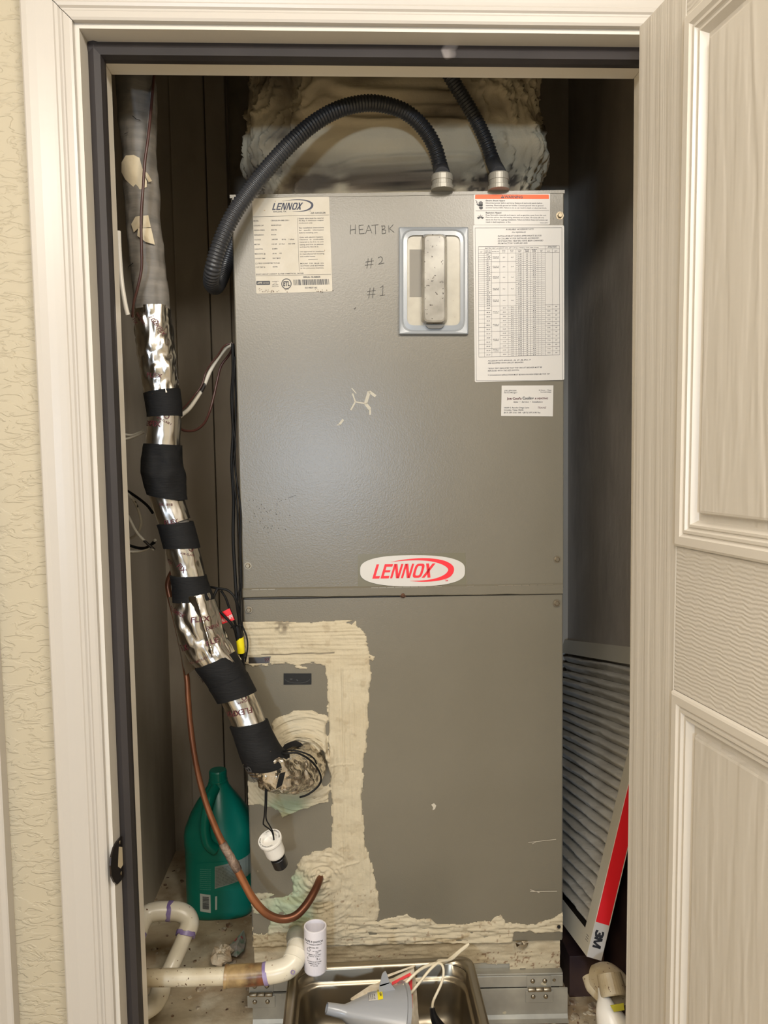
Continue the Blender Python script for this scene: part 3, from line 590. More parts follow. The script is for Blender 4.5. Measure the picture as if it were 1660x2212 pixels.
# oval badge (crop frame: X/3.388+750, Y/3.388+1150)
c7 = lambda X, Y: (750+X/3.388, 1150+Y/3.388)
mb = MB(); mb.slab([fC(*c7(*q), off=-.0002) for q in ((78, 158), (868, 150), (874, 408), (80, 415))], -ay*.0003); mb.build('badge_backing', mat('badge_film', (112, 108, 92), .22), ah)
op = []
for a in np.linspace(0, 2*math.pi, 64, endpoint=False):
    c_, s_ = math.cos(a), math.sin(a); q = .40 if True else 1
    X = 480+384*math.copysign(abs(c_)**.62, c_); Y = 281+114*math.copysign(abs(s_)**.62, s_)*(1-.16*abs((X-480)/384)**2.2)
    op.append(c7(X, Y-(X-480)*.003))
def ink_badge(mb, f):
    g = lambda X, Y: f(*c7(X, Y))
    lennox(mb, 185, 339, 450, 104, -.018, g, 1)
    swoosh(mb, [(322, 217, 1), (420, 203, 9), (540, 197, 16), (640, 205, 24), (720, 228, 34), (762, 265, 44), (745, 308, 40), (690, 336, 26), (620, 351, 16), (540, 357, 9), (460, 355, 1)], g, 1)
    textpx(mb, 'TM', (716, 359), (740, 358), 13, g, 1)
def fB(x, y, off=0.): return CP(x, y, off+.0024)
sticker('badge', op, fB, ink_badge, [M_white, M_redcard], ah, label='white oval badge with a red slanted logo and swoosh')
# small black plate on the lower panel
mb = MB(); mb.slab([CP(x, y, .0012) for x, y in ((613, 1455), (673, 1455), (673, 1478.5), (613, 1479))], ay*.001)
for k in range(12):
    a0, a1 = math.pi*(.05+.9*k/12), math.pi*(.05+.9*(k+1)/12); linepx(mb, (643+27*math.cos(a0), 1466+9.5*math.sin(a0)), (643+27*math.cos(a1), 1466+9.5*math.sin(a1)), .8, lambda x, y: CP(x, y, .0015), 1)
linepx(mb, (641, 1468), (644, 1471), 2.2, lambda x, y: CP(x, y, .0015), 1); linepx(mb, (627, 1467), (632, 1467), 2, lambda x, y: CP(x, y, .0015), 1)
mb.build('level_plate', [mat('black_plate', (20, 20, 20), .3), M_inkl], ah, label='small black plate with a scratched curve')

# ---------------------------------------------------------------- breaker cover (crop frame X/8.195+840, Y/8.193+470)
c6 = lambda X, Y: (840+X/8.195, 470+Y/8.193)
def ringpx(mb, A, B, offa, offb, mi=0, closed=True):
    n = len(A); VA = [CP(x, y, offa) for x, y in A]; VB = [CP(x, y, offb) for x, y in B]
    mb.add(VA+VB, [(i, (i+1) % n, (i+1) % n+n, i+n) for i in range(n)], mi)
def rr6(x0, y0, x1, y1, r, n=6, sk=0): return [c6(*p) for p in rrect([(x0, y0), (x1, y0), (x1-sk, y1), (x0+sk, y1)], r, n)]
o1 = rr6(182, 168, 1410, 2066, 24); o2 = rr6(196, 182, 1396, 2048, 24); o3 = rr6(232, 212, 1352, 2016, 190); o4 = rr6(262, 236, 1325, 1990, 190); o5 = rr6(326, 312, 1270, 1908, 130)
mb = MB(); ringpx(mb, o1, o1, .001, .007); ringpx(mb, o1, o2, .007, .0085); ringpx(mb, o2, o3, .0085, .0075); ringpx(mb, o3, o4, .0075, .006); ringpx(mb, o4, o5, .006, .0065); ringpx(mb, o5, o5, .0065, .0015)
fr_ = mb.build('cover_frame', M_gasket, ah, auto=40, label='blue-grey breaker cover frame')
mb = MB(); pts = rr6(326, 312, 1270, 1908, 130); mb.add([CP(x, y, .003) for x, y in pts], [tuple(range(len(pts)))])
mb.build('cover_plate', mat('yellowed_plastic', (172, 164, 146), .35, coat=.4, col2=(160, 152, 134), nscale=30, spots=(70, 58, 46), sscale=200, sthr=.76), ah)
mb = MB(); polypx(mb, [c6(*p) for p in ((370, 565), (585, 565), (590, 1405), (372, 1405))], lambda x, y: CP(x, y, .0034)); mb.build('breaker_block', mat('breaker_tone', (120, 114, 102), .5), ah)  # flat block, darker than the cover plate around it
mb = MB(); b1 = rr6(572, 285, 1040, 1895, 110); b2 = rr6(585, 290, 1030, 1885, 110); b3 = rr6(622, 300, 1000, 1850, 100); b4 = rr6(640, 325, 985, 1820, 90)
ringpx(mb, b1, b2, .003, .010); ringpx(mb, b2, b3, .010, .020); ringpx(mb, b3, b4, .020, .0215)
n4 = len(b4); mb.add([CP(x, y, .0215) for x, y in b4], [tuple(range(n4))]); mb.build('clear_cover', M_clear, ah, smooth=False, auto=30, label='clear ribbed plastic flap with black specks')
mb = MB(); pts = rrect([c6(640, 1895), c6(1000, 1895), c6(930, 1962), c6(710, 1962)], 4); mb.slab([CP(x, y, .012) for x, y in pts], ay*.006); mb.build('cover_latch', mat('smoky_plastic', (84, 82, 78), .3), ah)
# ---------------------------------------------------------------- brushed duct mastic (height field on the cabinet's front)
def sdf(poly, X, Z):
    P = np.array(poly); d = np.full(X.shape, 1e9); ins = np.zeros(X.shape, bool)
    for (x0, z0), (x1, z1) in zip(P, np.roll(P, -1, 0)):
        ex, ez = x1-x0, z1-z0; t = np.clip(((X-x0)*ex+(Z-z0)*ez)/(ex*ex+ez*ez+1e-12), 0, 1)
        d = np.minimum(d, np.hypot(X-x0-t*ex, Z-z0-t*ez))
        c = ((z0 > Z) != (z1 > Z)) & (X < (x1-x0)*(Z-z0)/(z1-z0+1e-12)+x0); ins ^= c
    return np.where(ins, d, -d)
def pl(pts): return [CL(*p) for p in pts]
PA = pl([(520, 1343), (600, 1342), (700, 1346), (745, 1345), (772, 1352), (790, 1368), (796, 1395), (798, 1440), (720, 1450), (706, 1434), (600, 1433), (533, 1434), (525, 1400)])
PBv = pl([(706, 1425), (796, 1395), (799, 1425), (801, 1460), (797, 1500), (793, 1560), (790, 1620), (783, 1680), (785, 1760), (790, 1810), (798, 1850), (806, 1900), (818, 1935), (820, 1965), (812, 1990), (700, 2000), (712, 1930), (718, 1840), (716, 1760), (712, 1700), (707, 1600)])
PCc = pl([(584, 1562), (600, 1548), (640, 1536), (668, 1532), (710, 1545), (716, 1740), (690, 1735), (672, 1745), (640, 1752), (610, 1765), (604, 1748), (585, 1742), (535, 1740), (535, 1690), (600, 1690), (590, 1600)])
PDd = pl([(712, 1832), (700, 1836), (676, 1842), (650, 1862), (640, 1885), (632, 1900), (630, 1925), (612, 1935), (590, 1938), (560, 1942), (545, 1950), (545, 1990), (560, 2050), (760, 2050), (760, 1832)])
PEe = pl([(545, 1985), (640, 1980), (780, 1975), (815, 1992), (845, 1982), (880, 1979), (905, 1988), (925, 1981), (945, 1996), (1000, 1996), (1060, 1990), (1082, 1974), (1094, 1992), (1140, 1998), (1190, 1988), (1218, 1970), (1222, 2012), (1113, 2014), (1113, 2046), (545, 2050)])
HOLE1 = pl([(697, 1622), (706, 1640), (713, 1668), (712, 1690), (700, 1698), (690, 1680), (693, 1650)])
HOLE2 = pl([(546, 1978), (578, 1978), (592, 1990), (575, 2010), (560, 2020), (548, 2012)])
TAPE = pl([(538, 1420), (584, 1419), (581, 1431), (538, 1433)])
PATCH = [pl(p) for p in ([(690, 1350), (760, 1336), (766, 1340), (700, 1356)], [(756, 1355), (768, 1342), (770, 1356), (764, 1364)], [(800, 1416), (811, 1418), (806, 1430), (798, 1424)],
         [(544, 1932), (584, 1926), (600, 1934), (570, 1944), (546, 1950)], [(645, 1868), (660, 1860), (660, 1876), (650, 1880)], [(640, 1440), (667, 1441), (664, 1446), (648, 1444)])]
GX = np.arange(-.2695, .2696, .0013); GZ = np.arange(.0005, .57, .0013); X, Z = np.meshgrid(GX, GZ)
def k2(px, py): return CL(px, py)
nz = .0018*fbm(X*90, Z*90, 0, 3, 5)+.0026*fbm(X*22, Z*22, 0, 2, 9)
sA = sdf(PA, X, Z)+nz*(1+.3*0)+.0022*vn(X*60, Z*600, 0, 4); sB = sdf(PBv, X, Z)+nz+.0015*vn(X*600, Z*60, 0, 6); sC = sdf(PCc, X, Z)+nz*1.3; sD = sdf(PDd, X, Z)+nz*1.2; sE = sdf(PEe, X, Z)+nz*1.3
sd = np.maximum.reduce([sA, sB, sC, sD, sE]+[sdf(p, X, Z)+nz for p in PATCH])
sd = np.minimum(sd, -(sdf(HOLE1, X, Z)-nz)); sd = np.minimum(sd, -(sdf(HOLE2, X, Z)-2*nz)); sd = np.minimum(sd, -(sdf(TAPE, X, Z)-nz*.2))
# keep a straight cut to the right of the exposed panel corner
st = np.clip(sd/.0035, 0, 1); H = .0009+.0013*st
strA = vn(X*14, Z*420, 0, 11)*.5+vn(X*25, Z*620, 0, 12)*.35; strB = vn(X*420, Z*12, 0, 13)*.5+vn(X*620, Z*20, 0, 14)*.35
cx, cz = k2(655, 1640); rr_ = np.hypot(X-cx, Z-cz); an = np.arctan2(Z-cz, X-cx); strC = vn(rr_*330, an*2.2, 0, 15)*.6+vn(rr_*700, an*4, 0, 16)*.3
cx2, cz2 = k2(690, 1895); r2 = np.hypot(X-cx2, Z-cz2); an2 = np.arctan2(Z-cz2, X-cx2); strD = vn(r2*300+an2*1.5, an2*2.5, 0, 17)*.7+fbm(X*60, Z*120, 0, 2, 18)*.6
strE = vn(X*35, Z*260, 0, 19)*.7+vn(X*90, Z*420, 0, 23)*.4
w = [np.clip(s/.006+.5, 0, 1) for s in (sA, sB, sC, sD, sE)]; tot = sum(w)+1e-6
S_ = (w[0]*strA+w[1]*strB*1.1+w[2]*strC*1.9+w[3]*strD*1.7+w[4]*strE*2.2)/tot
H = H+st*(.0016*S_+.0009*fbm(X*45, Z*45, 0, 3, 20))
H += st*.011*np.exp(-((rr_-.043)/.015)**2)*(1+.35*strC)*np.clip(1.3-np.abs(an-1.0)/2.6, 0, 1)     # collar round the big pipe
H += st*.008*np.exp(-(r2/.022)**2)*(1+.3*strD)+st*.0035*np.exp(-(r2/.045)**2)                      # lump round the small pipe
xs_, _ = k2(742, 1700); H += st*.0012*np.exp(-((X-xs_-.003*vn(Z*9, 1, 0, 3))/.0014)**2)*(Z < k2(742, 1440)[1])           # ridge where the panels meet
xq, zq = k2(750, 1867); H += st*.0013*np.exp(-((np.abs((Z-zq)-.25*(X-xq)))/.0016)**2)*(np.abs(X-xq) < .022)
xq, zq = k2(740, 1650); H += st*.0010*np.exp(-((Z-zq)/.0015)**2)*(np.abs(X-xq) < .02)
# crack along the upper strip
xa, za = k2(590, 1414); xb, zb = k2(708, 1411); cr = np.exp(-((Z-(za+(zb-za)*(X-xa)/(xb-xa))-.0012*vn(X*70, 2, 0, 8))/.0009)**2)*(X > xa-.02)*(X < xb+.012); H -= cr*.0022
H = np.where(sd > 0, H, 0)
base = np.array(lin((184, 171, 144))); dirt = np.array(lin((150, 132, 104))); green = np.array(lin((150, 168, 140))); dark = np.array(lin((70, 58, 46))); grn2 = np.array(lin((122, 146, 110)))
def near(px, py, r): a, b = k2(px, py); return np.exp(-(((X-a)/r)**2+((Z-b)/r)**2))
C_ = np.broadcast_to(base, X.shape+(3,)).copy()
def mixc(c, f): global C_; C_ = C_*(1-f[..., None])+c*f[..., None]
n1 = fbm(X*30, Z*30, 0, 4, 31)*.5+.5
mixc(np.array(lin((192, 182, 158))), np.clip(n1*.5, 0, 1)); mixc(dirt, np.clip((fbm(X*70, Z*70, 0, 3, 33)-.62)*1.2, 0, .35))
gf = np.clip(.9*near(600, 1745, .022)+.8*near(640, 1740, .02)+.9*near(640, 1950, .03)+.9*near(640, 1905, .02)+.6*near(600, 1960, .03)+.5*near(575, 1985, .02), 0, .8); mixc(green, gf*np.clip(.7+n1*.6, 0, 1))
mixc(grn2, np.clip(.9*near(648, 2000, .018)+.8*near(665, 1985, .014), 0, .7)*np.clip(n1*1.5, 0, 1))
mixc(dark, np.clip(near(610, 1348, .014)*1.1, 0, .6)*np.clip(fbm(X*160, Z*160, 0, 2, 35)+.6, 0, 1)); mixc(dark, cr*.9)
xs = fbm(X*200, Z*200, 0, 2, 36); mixc(np.array(lin((120, 90, 62))), ((xs > .86) & (Z < .1)).astype(float)*.5)
def field_mesh(name, GXn, GZn, Hh, keep, colr, mapf, parent, m, **kw):
    nzv, nxv = Hh.shape; kf = keep[:-1, :-1] & keep[1:, :-1] & keep[:-1, 1:] & keep[1:, 1:]
    ii, jj = np.nonzero(kf); a = ii*nxv+jj; q = np.stack([a, a+1, a+1+nxv, a+nxv], 1); u, inv = np.unique(q, return_inverse=True); q = inv.reshape(-1, 4)
    V = mapf(GXn.ravel()[u], GZn.ravel()[u], Hh.ravel()[u]); mb = MB(); mb.v = V.tolist(); mb.f = [tuple(t) for t in q.tolist()]; mb.m = [0]*len(q)
    c = colr.reshape(-1, 3)[u]; mb.col = np.concatenate([c, np.ones((len(c), 1))], 1); return mb.build(name, m, parent, smooth=True, **kw)
def cwmap(x, z, h, off=0.): return AH+ax*x[:, None]+ay*(-h-off)[:, None]+az*z[:, None]
keep = sd > -.0016; Hs = np.where(sd > 0, H, -.002)
field_mesh('mastic', X, Z, Hs, keep, C_, cwmap, ah, M_mastic, label='thick cream duct mastic brushed round the lower left panels and along the base')
# strip of foil showing through the mastic, dark gap over the pipe
mb = MB(); mb.slab([CP(x, y, .0012) for x, y in ((536, 1419), (586, 1418), (583, 1432), (536, 1434))], ay*.0008); textpx(mb, 'FIX', (574, 1430), (584, 1427), 8, lambda x, y: CP(x, y, .0015), 1)
mb.build('foil_strip', [mat('dull_foil', (128, 122, 118), .3, .9), M_dred], ah)
mb = MB(); polypx(mb, [(609, 1618), (615, 1608), (628, 1602), (640, 1600), (650, 1604), (655, 1609), (646, 1613), (632, 1613), (618, 1620)], lambda x, y: CP(x, y, .0135)); mb.build('open_gap', M_gap, ah)

# ============================================================ STAND under the cabinet
sb = CW(0, .0, -.142); stand = thing('metal_stand', (float(sb[0]), float(sb[1]), FZ), 'low galvanised base under the air handler, its top smeared with cream mastic', 'stand', rz=TH)
sH = AH[2]-FZ
mb = MB(); mb.box((-HW+.004, .012, -sH), (HW-.004, HD-.01, -.0004), 0, CW); mb.build('base_box', M_galv, stand)
# mastic over the top of the base
GX2 = np.arange(-.268, .2665, .002); GZ2 = np.arange(-.062, -.0005, .002); X2, Z2 = np.meshgrid(GX2, GZ2)
lx, lz = CL(1103, 2098); l2, lz2 = CL(1030, 2104)
zb = np.where(X2 < lx, -.050, -.058)+.0025*vn(X2*60, 1, 0, 40)+.001*vn(X2*200, 1, 0, 41)
zb = np.where((X2 < lx) & (X2 > l2-.02), zb+.004, zb)
H2 = .0035+.0045*np.clip((Z2+.03)/.03, 0, 1)*(X2 < CL(1113, 2030)[0])+.0012*fbm(X2*30, Z2*110, 0, 3, 42)+.0008*vn(X2*60, Z2*300, 0, 43)
H2 += .006*np.exp(-((X2-CL(640, 2030)[0])/.05)**2)*(1+.4*fbm(X2*40, Z2*40, 0, 3, 44))
C2 = np.broadcast_to(base, X2.shape+(3,)).copy(); nn = fbm(X2*50, Z2*50, 0, 3, 45)
f = np.clip(nn*.5, 0, .35)[..., None]; C2 = C2*(1-f)+dirt*f
f = ((fbm(X2*260, Z2*260, 0, 2, 46) > .74-.16*np.clip((X2-.12)/.1, 0, 1)) & (Z2 < -.022)).astype(float)[..., None]*.75; C2 = C2*(1-f)+np.array(lin((112, 74, 46)))*f
a_, b_ = CL(650, 2025); f = np.clip(1.1*np.exp(-(((X2-a_)/.02)**2+((Z2-b_)/.03)**2)), 0, .6)[..., None]; C2 = C2*(1-f)+grn2*f
field_mesh('mastic', X2, Z2, H2-.012, Z2 > zb, C2, cwmap, stand, M_mastic)
mb = MB(); mb.box((lx-.10, -.004, -.0585), (HW-.002, .012, -.0555), 0, CW); mb.box((-HW+.002, -.002, -.0605), (HW-.001, .012, -.0565), 0, CW)
mb.build('top_flange', M_galv, stand, bevel=.0006)
mb = MB(); mb.box((-HW+.002, -.003, -.081), (HW-.001, .0125, -.0603), 0, CW); mb.build('upper_rail', M_galv, stand, bevel=.001)
mb = MB(); V = []
for x in (-HW-.001, HW+.006):
    for y, z in ((-.004, -.0815), (-.0065, -.0825), (-.0065, -.128), (-.010, -.134), (-.0165, -.136), (-.0165, -.138), (-.006, -.139), (-.0045, -.130), (-.0035, -.084)): V.append(CW(x, y, z))
n = 9; mb.add(V, [(i, (i+1) % n, (i+1) % n+n, i+n) for i in range(n)]+[tuple(range(n-1, -1, -1)), tuple(range(n, 2*n))]); flap = mb.build('flap', M_galv, stand, label='hinged galvanised flap along the front of the base')
def hinge_at(px):
    x = CL(px, 2120)[0]
    m = MB(); m.box((x-.021, -.0045, -.0815), (x+.021, -.003, -.060), 0, CW); m.build('hinge_leaf', M_galv, stand, bevel=.0005)
    m = MB(); m.box((x-.024, -.0080, -.106), (x+.024, -.0065, -.0845), 0, CW); m.build('hinge_leaf', M_galv, flap, bevel=.0005)
    for k in range(3):
        m = MB(); lathe(m, [(.0032, -.0064), (.0036, -.0058), (.0036, .0058), (.0032, .0064)], CW(x-.0135+k*.0135, -.0075, -.0825), ax, 12); m.build('hinge_knuckle', M_steel, stand, smooth=True)
    for dx, z, par in ((-.011, -.069, stand), (.010, -.069, stand), (-.011, -.095, flap), (.011, -.095, flap)):
        m = MB(); lathe(m, [(.0042, 0), (.0034, .0016), (.0015, .0022)], CW(x+dx, -.0046 if par is stand else -.0079, z), -ay, 14); m.build('rivet', M_steel, par, smooth=True)
hinge_at(1164); hinge_at(565)
m = MB(); lathe(m, [(.003, 0), (.002, .0016)], CW(CL(1197, 2113)[0], -.003, -.069), -ay, 10); m.build('rivet', M_steel, stand)
# scrap of foil peeking out under the panel corner
mb = MB(); r = random.Random(4); G = [(1114, 2037), (1128, 2033), (1143, 2035), (1139, 2046), (1129, 2052), (1117, 2046), (1124, 2041), (1132, 2041)]
P = [CP(x, y, r.uniform(.002, .009)) for x, y in G]; mb.add(P, [(0, 1, 6), (1, 7, 6), (1, 2, 7), (2, 3, 7), (3, 4, 7), (4, 6, 7), (4, 5, 6), (5, 0, 6)]); mb.build('foil_scrap', M_foilc, stand)

# ============================================================ PLENUM duct above the cabinet
# wrapped box: superellipse section lofted upward, lumpy
zs = np.linspace(AH[2]+HT+.0012, 2.438, 130); th = np.linspace(0, 2*math.pi, 420, endpoint=False)
TT, ZZ = np.meshgrid(th, zs); hw = np.interp(ZZ, [1.91, 1.96, 2.02, 2.12, 2.44], [.262, .258, .280, .262, .235]); hd = np.interp(ZZ, [1.91, 1.98, 2.03, 2.12, 2.44], [.205, .20, .222, .215, .19])
c_, s_ = np.cos(TT), np.sin(TT); ex = .34
sx_ = np.sign(c_)*np.abs(c_)**ex*hw; sy_ = np.sign(s_)*np.abs(s_)**ex*hd
lump = .011*fbm(TT*3.0, ZZ*9, 0, 4, 51)+.010*(1-np.abs(fbm(TT*3.2+1.6*fbm(TT*2, ZZ*7, 0, 2, 9), ZZ*22+1.2*fbm(TT*4, ZZ*9, 0, 2, 10), 0, 4, 52))*2.6).clip(0, 1)**2
rn = np.hypot(sx_, sy_)+1e-9; sx_ = sx_*(1+lump/rn); sy_ = sy_*(1+lump/rn)
V = [CW(a+.004, .30+b, z-AH[2]) for a, b, z in zip(sx_.ravel(), sy_.ravel(), ZZ.ravel())]
nt_ = len(th); F = [(i*nt_+j, i*nt_+(j+1) % nt_, (i+1)*nt_+(j+1) % nt_, (i+1)*nt_+j) for i in range(len(zs)-1) for j in range(nt_)]+[tuple(range(nt_-1, -1, -1))]
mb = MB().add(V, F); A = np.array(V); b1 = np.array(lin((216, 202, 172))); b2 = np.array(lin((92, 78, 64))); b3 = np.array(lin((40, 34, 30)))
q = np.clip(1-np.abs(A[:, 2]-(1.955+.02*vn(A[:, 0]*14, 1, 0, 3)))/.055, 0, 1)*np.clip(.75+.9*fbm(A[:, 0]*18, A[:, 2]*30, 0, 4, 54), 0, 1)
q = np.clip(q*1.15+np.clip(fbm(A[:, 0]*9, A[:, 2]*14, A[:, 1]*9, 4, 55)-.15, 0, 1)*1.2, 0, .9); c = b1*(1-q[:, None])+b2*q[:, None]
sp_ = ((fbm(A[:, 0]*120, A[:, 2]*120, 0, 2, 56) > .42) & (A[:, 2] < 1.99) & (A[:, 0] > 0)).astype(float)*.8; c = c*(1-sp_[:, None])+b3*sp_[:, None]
mb.col = np.concatenate([c, np.ones((len(c), 1))], 1)
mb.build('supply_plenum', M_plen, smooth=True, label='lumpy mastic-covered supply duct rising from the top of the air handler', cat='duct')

# ============================================================ CONDUITS
def conduit(name, pts, r, label, conn_px, conn_h):
    top = AH[2]+HT+.0013; o = PZ(conn_px[0], conn_px[1], top); root = thing(name, tuple(o), label, 'conduit')
    P = Path([o+np.array([0, 0, conn_h])]+[PY(x, y, Y) for x, y, Y in pts], r, step=.0015)
    mb = MB(); tube(mb, P, n=22, step=.00105, disp=lambda s, t: .0009*np.sin(s*2*math.pi/.0052)+0*t); mb.build('jacket', M_conduit, root, smooth=True)
    mb = MB(); lathe(mb, [(r*1.5, 0), (r*1.5, .006), (r*1.34, .007), (r*1.34, conn_h*.55), (r*1.42, conn_h*.57), (r*1.42, conn_h-.002), (r*1.3, conn_h), (r*1.02, conn_h)], o, (0, 0, 1), 28); mb.build('connector', M_conn, root, auto=30); return root
conduit('flexible_conduit', [(953, 365, .285), (940, 318, .28), (915, 276, .27), (878, 243, .26), (835, 227, .25), (790, 223, .24), (735, 235, .232), (680, 265, .226), (628, 310, .22), (580, 362, .215), (540, 412, .21), (508, 458, .207), (486, 500, .207), (469, 545, .21), (459, 585, .22), (457, 612, .25), (468, 618, .30), (484, 585, .34), (497, 545, .36), (512, 505, .37)], .0122,
        'dark grey ribbed conduit arching left over the cabinet and round its side', (956, 411), .024)
conduit('flexible_conduit', [(1066, 350, .30), (1052, 308, .298), (1032, 265, .295), (1008, 222, .29), (985, 185, .285), (965, 150, .28), (945, 112, .28), (925, 70, .28), (905, 10, .28)], .0115,
        'shorter dark ribbed conduit rising from the right connector into the ceiling', (1078, 411), .026)

# ============================================================ SUCTION LINE: insulated refrigerant pipe
K = [(292, 120, .175, 43), (292, 170, .175, 43), (297, 250, .18, 42), (300, 330, .185, 41), (304, 400, .19, 40), (310, 470, .195, 40), (316, 540, .197, 40), (322, 600, .2, 40), (328, 665, .2, 40), (336, 750, .2, 42), (350, 845, .2, 38), (356, 900, .2, 37), (352, 960, .2, 39), (353, 1020, .2, 44), (362, 1080, .2, 38), (382, 1140, .2, 37), (398, 1200, .198, 37), (410, 1260, .196, 38), (425, 1330, .192, 48), (448, 1395, .188, 46), (482, 1450, .183, 42), (512, 1505, .178, 38), (535, 1555, .173, 38), (552, 1600, .168, 40), (572, 1640, .165, 42), (603, 1668, .172, 44), (634, 1670, .195, 45), (655, 1660, .222, 46), (664, 1655, .250, 46)]
pts = [PY(x, y, Y) for x, y, Y, r in K]; rad = [r/FPX*(float((p-CC)@fw)) for p, (x, y, Y, r) in zip(pts, K)]
sl = Path(pts, [r*.93 for r in rad], step=.004); e = sl.p[0]
line = thing('suction_line', tuple(sl.p[-1]), 'thick insulated refrigerant pipe wrapped in foil and black tape down the left side', 'insulated pipe')
def sy(py, px=None):       # path distance whose image row is py
    best = 0; bd = 1e9
    for q, s in zip(sl.p, sl.s):
        d = q-CC; w = d@fw; yy = 1106-FPX*(d@up)/w; xx = 830+FPX*(d@rt)/w; dd = abs(yy-py)+(abs(xx-px) if px else 0)
        if dd < bd: bd, best = dd, s
    return best
def lumpy(a, f, seed): return lambda s, t: a*fbm(np.cos(t)*1.2+5, np.sin(t)*1.2+5, s*f, 3, seed)
def crump(a, f, seed): return lambda s, t: a*(np.abs(fbm(np.cos(t)*1.6+5, np.sin(t)*1.6+5, s*f, 3, seed))-.25)*2
def seg(name, m, a, b, dr, disp, e0=None, e1=None, n=56, step=.004, ang=25, label=None):
    mb = MB(); tube(mb, sl, a, b, n=n, step=step, dr=dr, disp=disp, e0=e0, e1=e1); return mb.build(name, m, line, smooth=True, label=label)
tilt = lambda k, ph=0.: (lambda t: k*np.sin(t-ph))
# theta: 0 faces the camera, sin>0 one flank
foam = seg('foam_sleeve', M_foam, 0, sy(672), 0., lumpy(.0030, 22, 61), label='dusty grey foam sleeve')
seg('inner_sleeve', M_foam, sy(640), sl.L, -.004, lumpy(.001, 22, 62))
SEGF = [(662, 852, .0008, .0026, 26, M_foil), (890, 962, .0, .0008, 20, M_foil), (1065, 1130, -.0003, .0008, 20, M_foil), (1176, 1252, .0, .0012, 24, M_foil), (1285, 1452, .002, .0030, 20, M_foil)]
foils = []
for k, (a, b, dr, am, f, m) in enumerate(SEGF): foils.append(seg('foil_tape', m, sy(a), sy(b), dr, crump(am, f, 70+k), n=72, step=.0022))
mb = MB(); nu_, nv_ = 22, 40; V = []
for j in range(nv_+1):
    v = j/nv_; yl = 1290+170*v; xl_ = np.interp(yl, [1290, 1360, 1450, 1462], [364, 380, 398, 400]); xr_ = np.interp(v, [0, 1], [425, 462]); yr_ = 1288+130*v
    for i in range(nu_+1):
        u = i/nu_; yd = float(np.interp(u, [0, .12, .3, 1], [.213, .198, .182, .1535])); px = xl_*(1-u)+xr_*u; py = yl*(1-u)+yr_*u
        V.append(PY(px, py, yd-.0035*float(abs(fbm(u*3.2, v*4.5, 0, 3, 88)))))
mb.add(V, [(j*(nu_+1)+i, j*(nu_+1)+i+1, (j+1)*(nu_+1)+i+1, (j+1)*(nu_+1)+i) for j in range(nv_) for i in range(nu_)])
fo = mb.build('foil_flap', M_foil, line, smooth=True); md = fo.modifiers.new('solid', 'SOLIDIFY'); md.thickness = .0004
a0 = sy(1470, 497); a1 = sy(1580, 540); foils.append(seg('foil_tape', M_foil, a0, a1, .0, crump(.0008, 20, 80), n=72, step=.0022))
foils.append(seg('foil_elbow', M_foilc, sy(1625, 565), sl.L-.004, .0005, crump(.004, 55, 81), n=80, step=.002, label='crumpled foil elbow smeared with mastic'))
def blk(a, b, dr, k0, k1, seed, am=.0008):
    seg('black_tape', M_ctape, a, b, dr, lumpy(am, 30, seed), e0=lambda t: k0*np.sin(t), e1=lambda t: k1*np.sin(t), n=48, step=.003)
blk(sy(845), sy(897), .0026, .001, .001, 90); blk(sy(958), sy(1075), .003, .0, -.012, 91, .003); blk(sy(1128), sy(1184), .0026, -.006, -.006, 92)
blk(sy(1245), sy(1296), .003, -.005, -.004, 93); blk(sy(1425, 468), sy(1490, 504), .0042, -.006, -.004, 94); blk(sy(1470, 495), sy(1506, 512), .0052, -.004, -.006, 96)
blk(sy(1560, 537), sy(1650, 580), .0034, -.006, -.016, 95, .0014)
# small folded bits
mb = MB(); P_ = [PY(x, y, Y) for x, y, Y in ((604, 1672, .125), (617, 1668, .122), (610, 1696, .126), (596, 1705, .130))]; mb.slab(P_, (0, .002, 0)); mb.build('black_tape', M_ctape, line)
# broken places in the foam sleeve where cream plaster shows
def patch_on(name, pts, Y0, m, dr, par, dep=.004):
    """small patch following the sleeve's round surface"""
    mb = MB(); c = np.mean([p for p in pts], axis=0); n = len(pts); V = []
    def hit(px, py, d):
        s = sy(py); p, nn, b, t, r = sl.at(np.array(s)); q = PY(px, py, float(p[1])); off = float((q-p)@b); r = float(r)+d; off = max(-r*.97, min(r*.97, off)); return p+b*off+nn*math.sqrt(max(0, r*r-off*off))+t*float((q-p)@t)
    rings = [1, .7, .35]
    for k in rings: V += [hit(c[0]+(x-c[0])*k, c[1]+(y-c[1])*k, dr+dep*(1-k)) for x, y in pts]
    V.append(hit(c[0], c[1], dr+dep)); F = [(i+k*n, (i+1) % n+k*n, (i+1) % n+(k+1)*n, i+(k+1)*n) for k in range(2) for i in range(n)]+[(2*n+i, 2*n+(i+1) % n, 3*n) for i in range(n)]
    mb.add(V, F); return mb.build(name, m, par, smooth=True)
patch_on('plaster_patch', [(282, 346), (300, 346), (312, 352), (318, 375), (326, 400), (326, 412), (314, 418), (298, 412), (280, 396), (269, 378), (270, 358)], 0, M_cream, .0022, line)
patch_on('plaster_patch', [(320, 378), (328, 383), (336, 398), (330, 402), (322, 388)], 0, M_cream, .004, line)
patch_on('plaster_patch', [(304, 478), (330, 474), (335, 500), (310, 504), (300, 512), (294, 494)], 0, M_cream, .003, line)
patch_on('plaster_patch', [(310, 504), (336, 502), (343, 536), (325, 532), (308, 520)], 0, M_cream, .004, line)
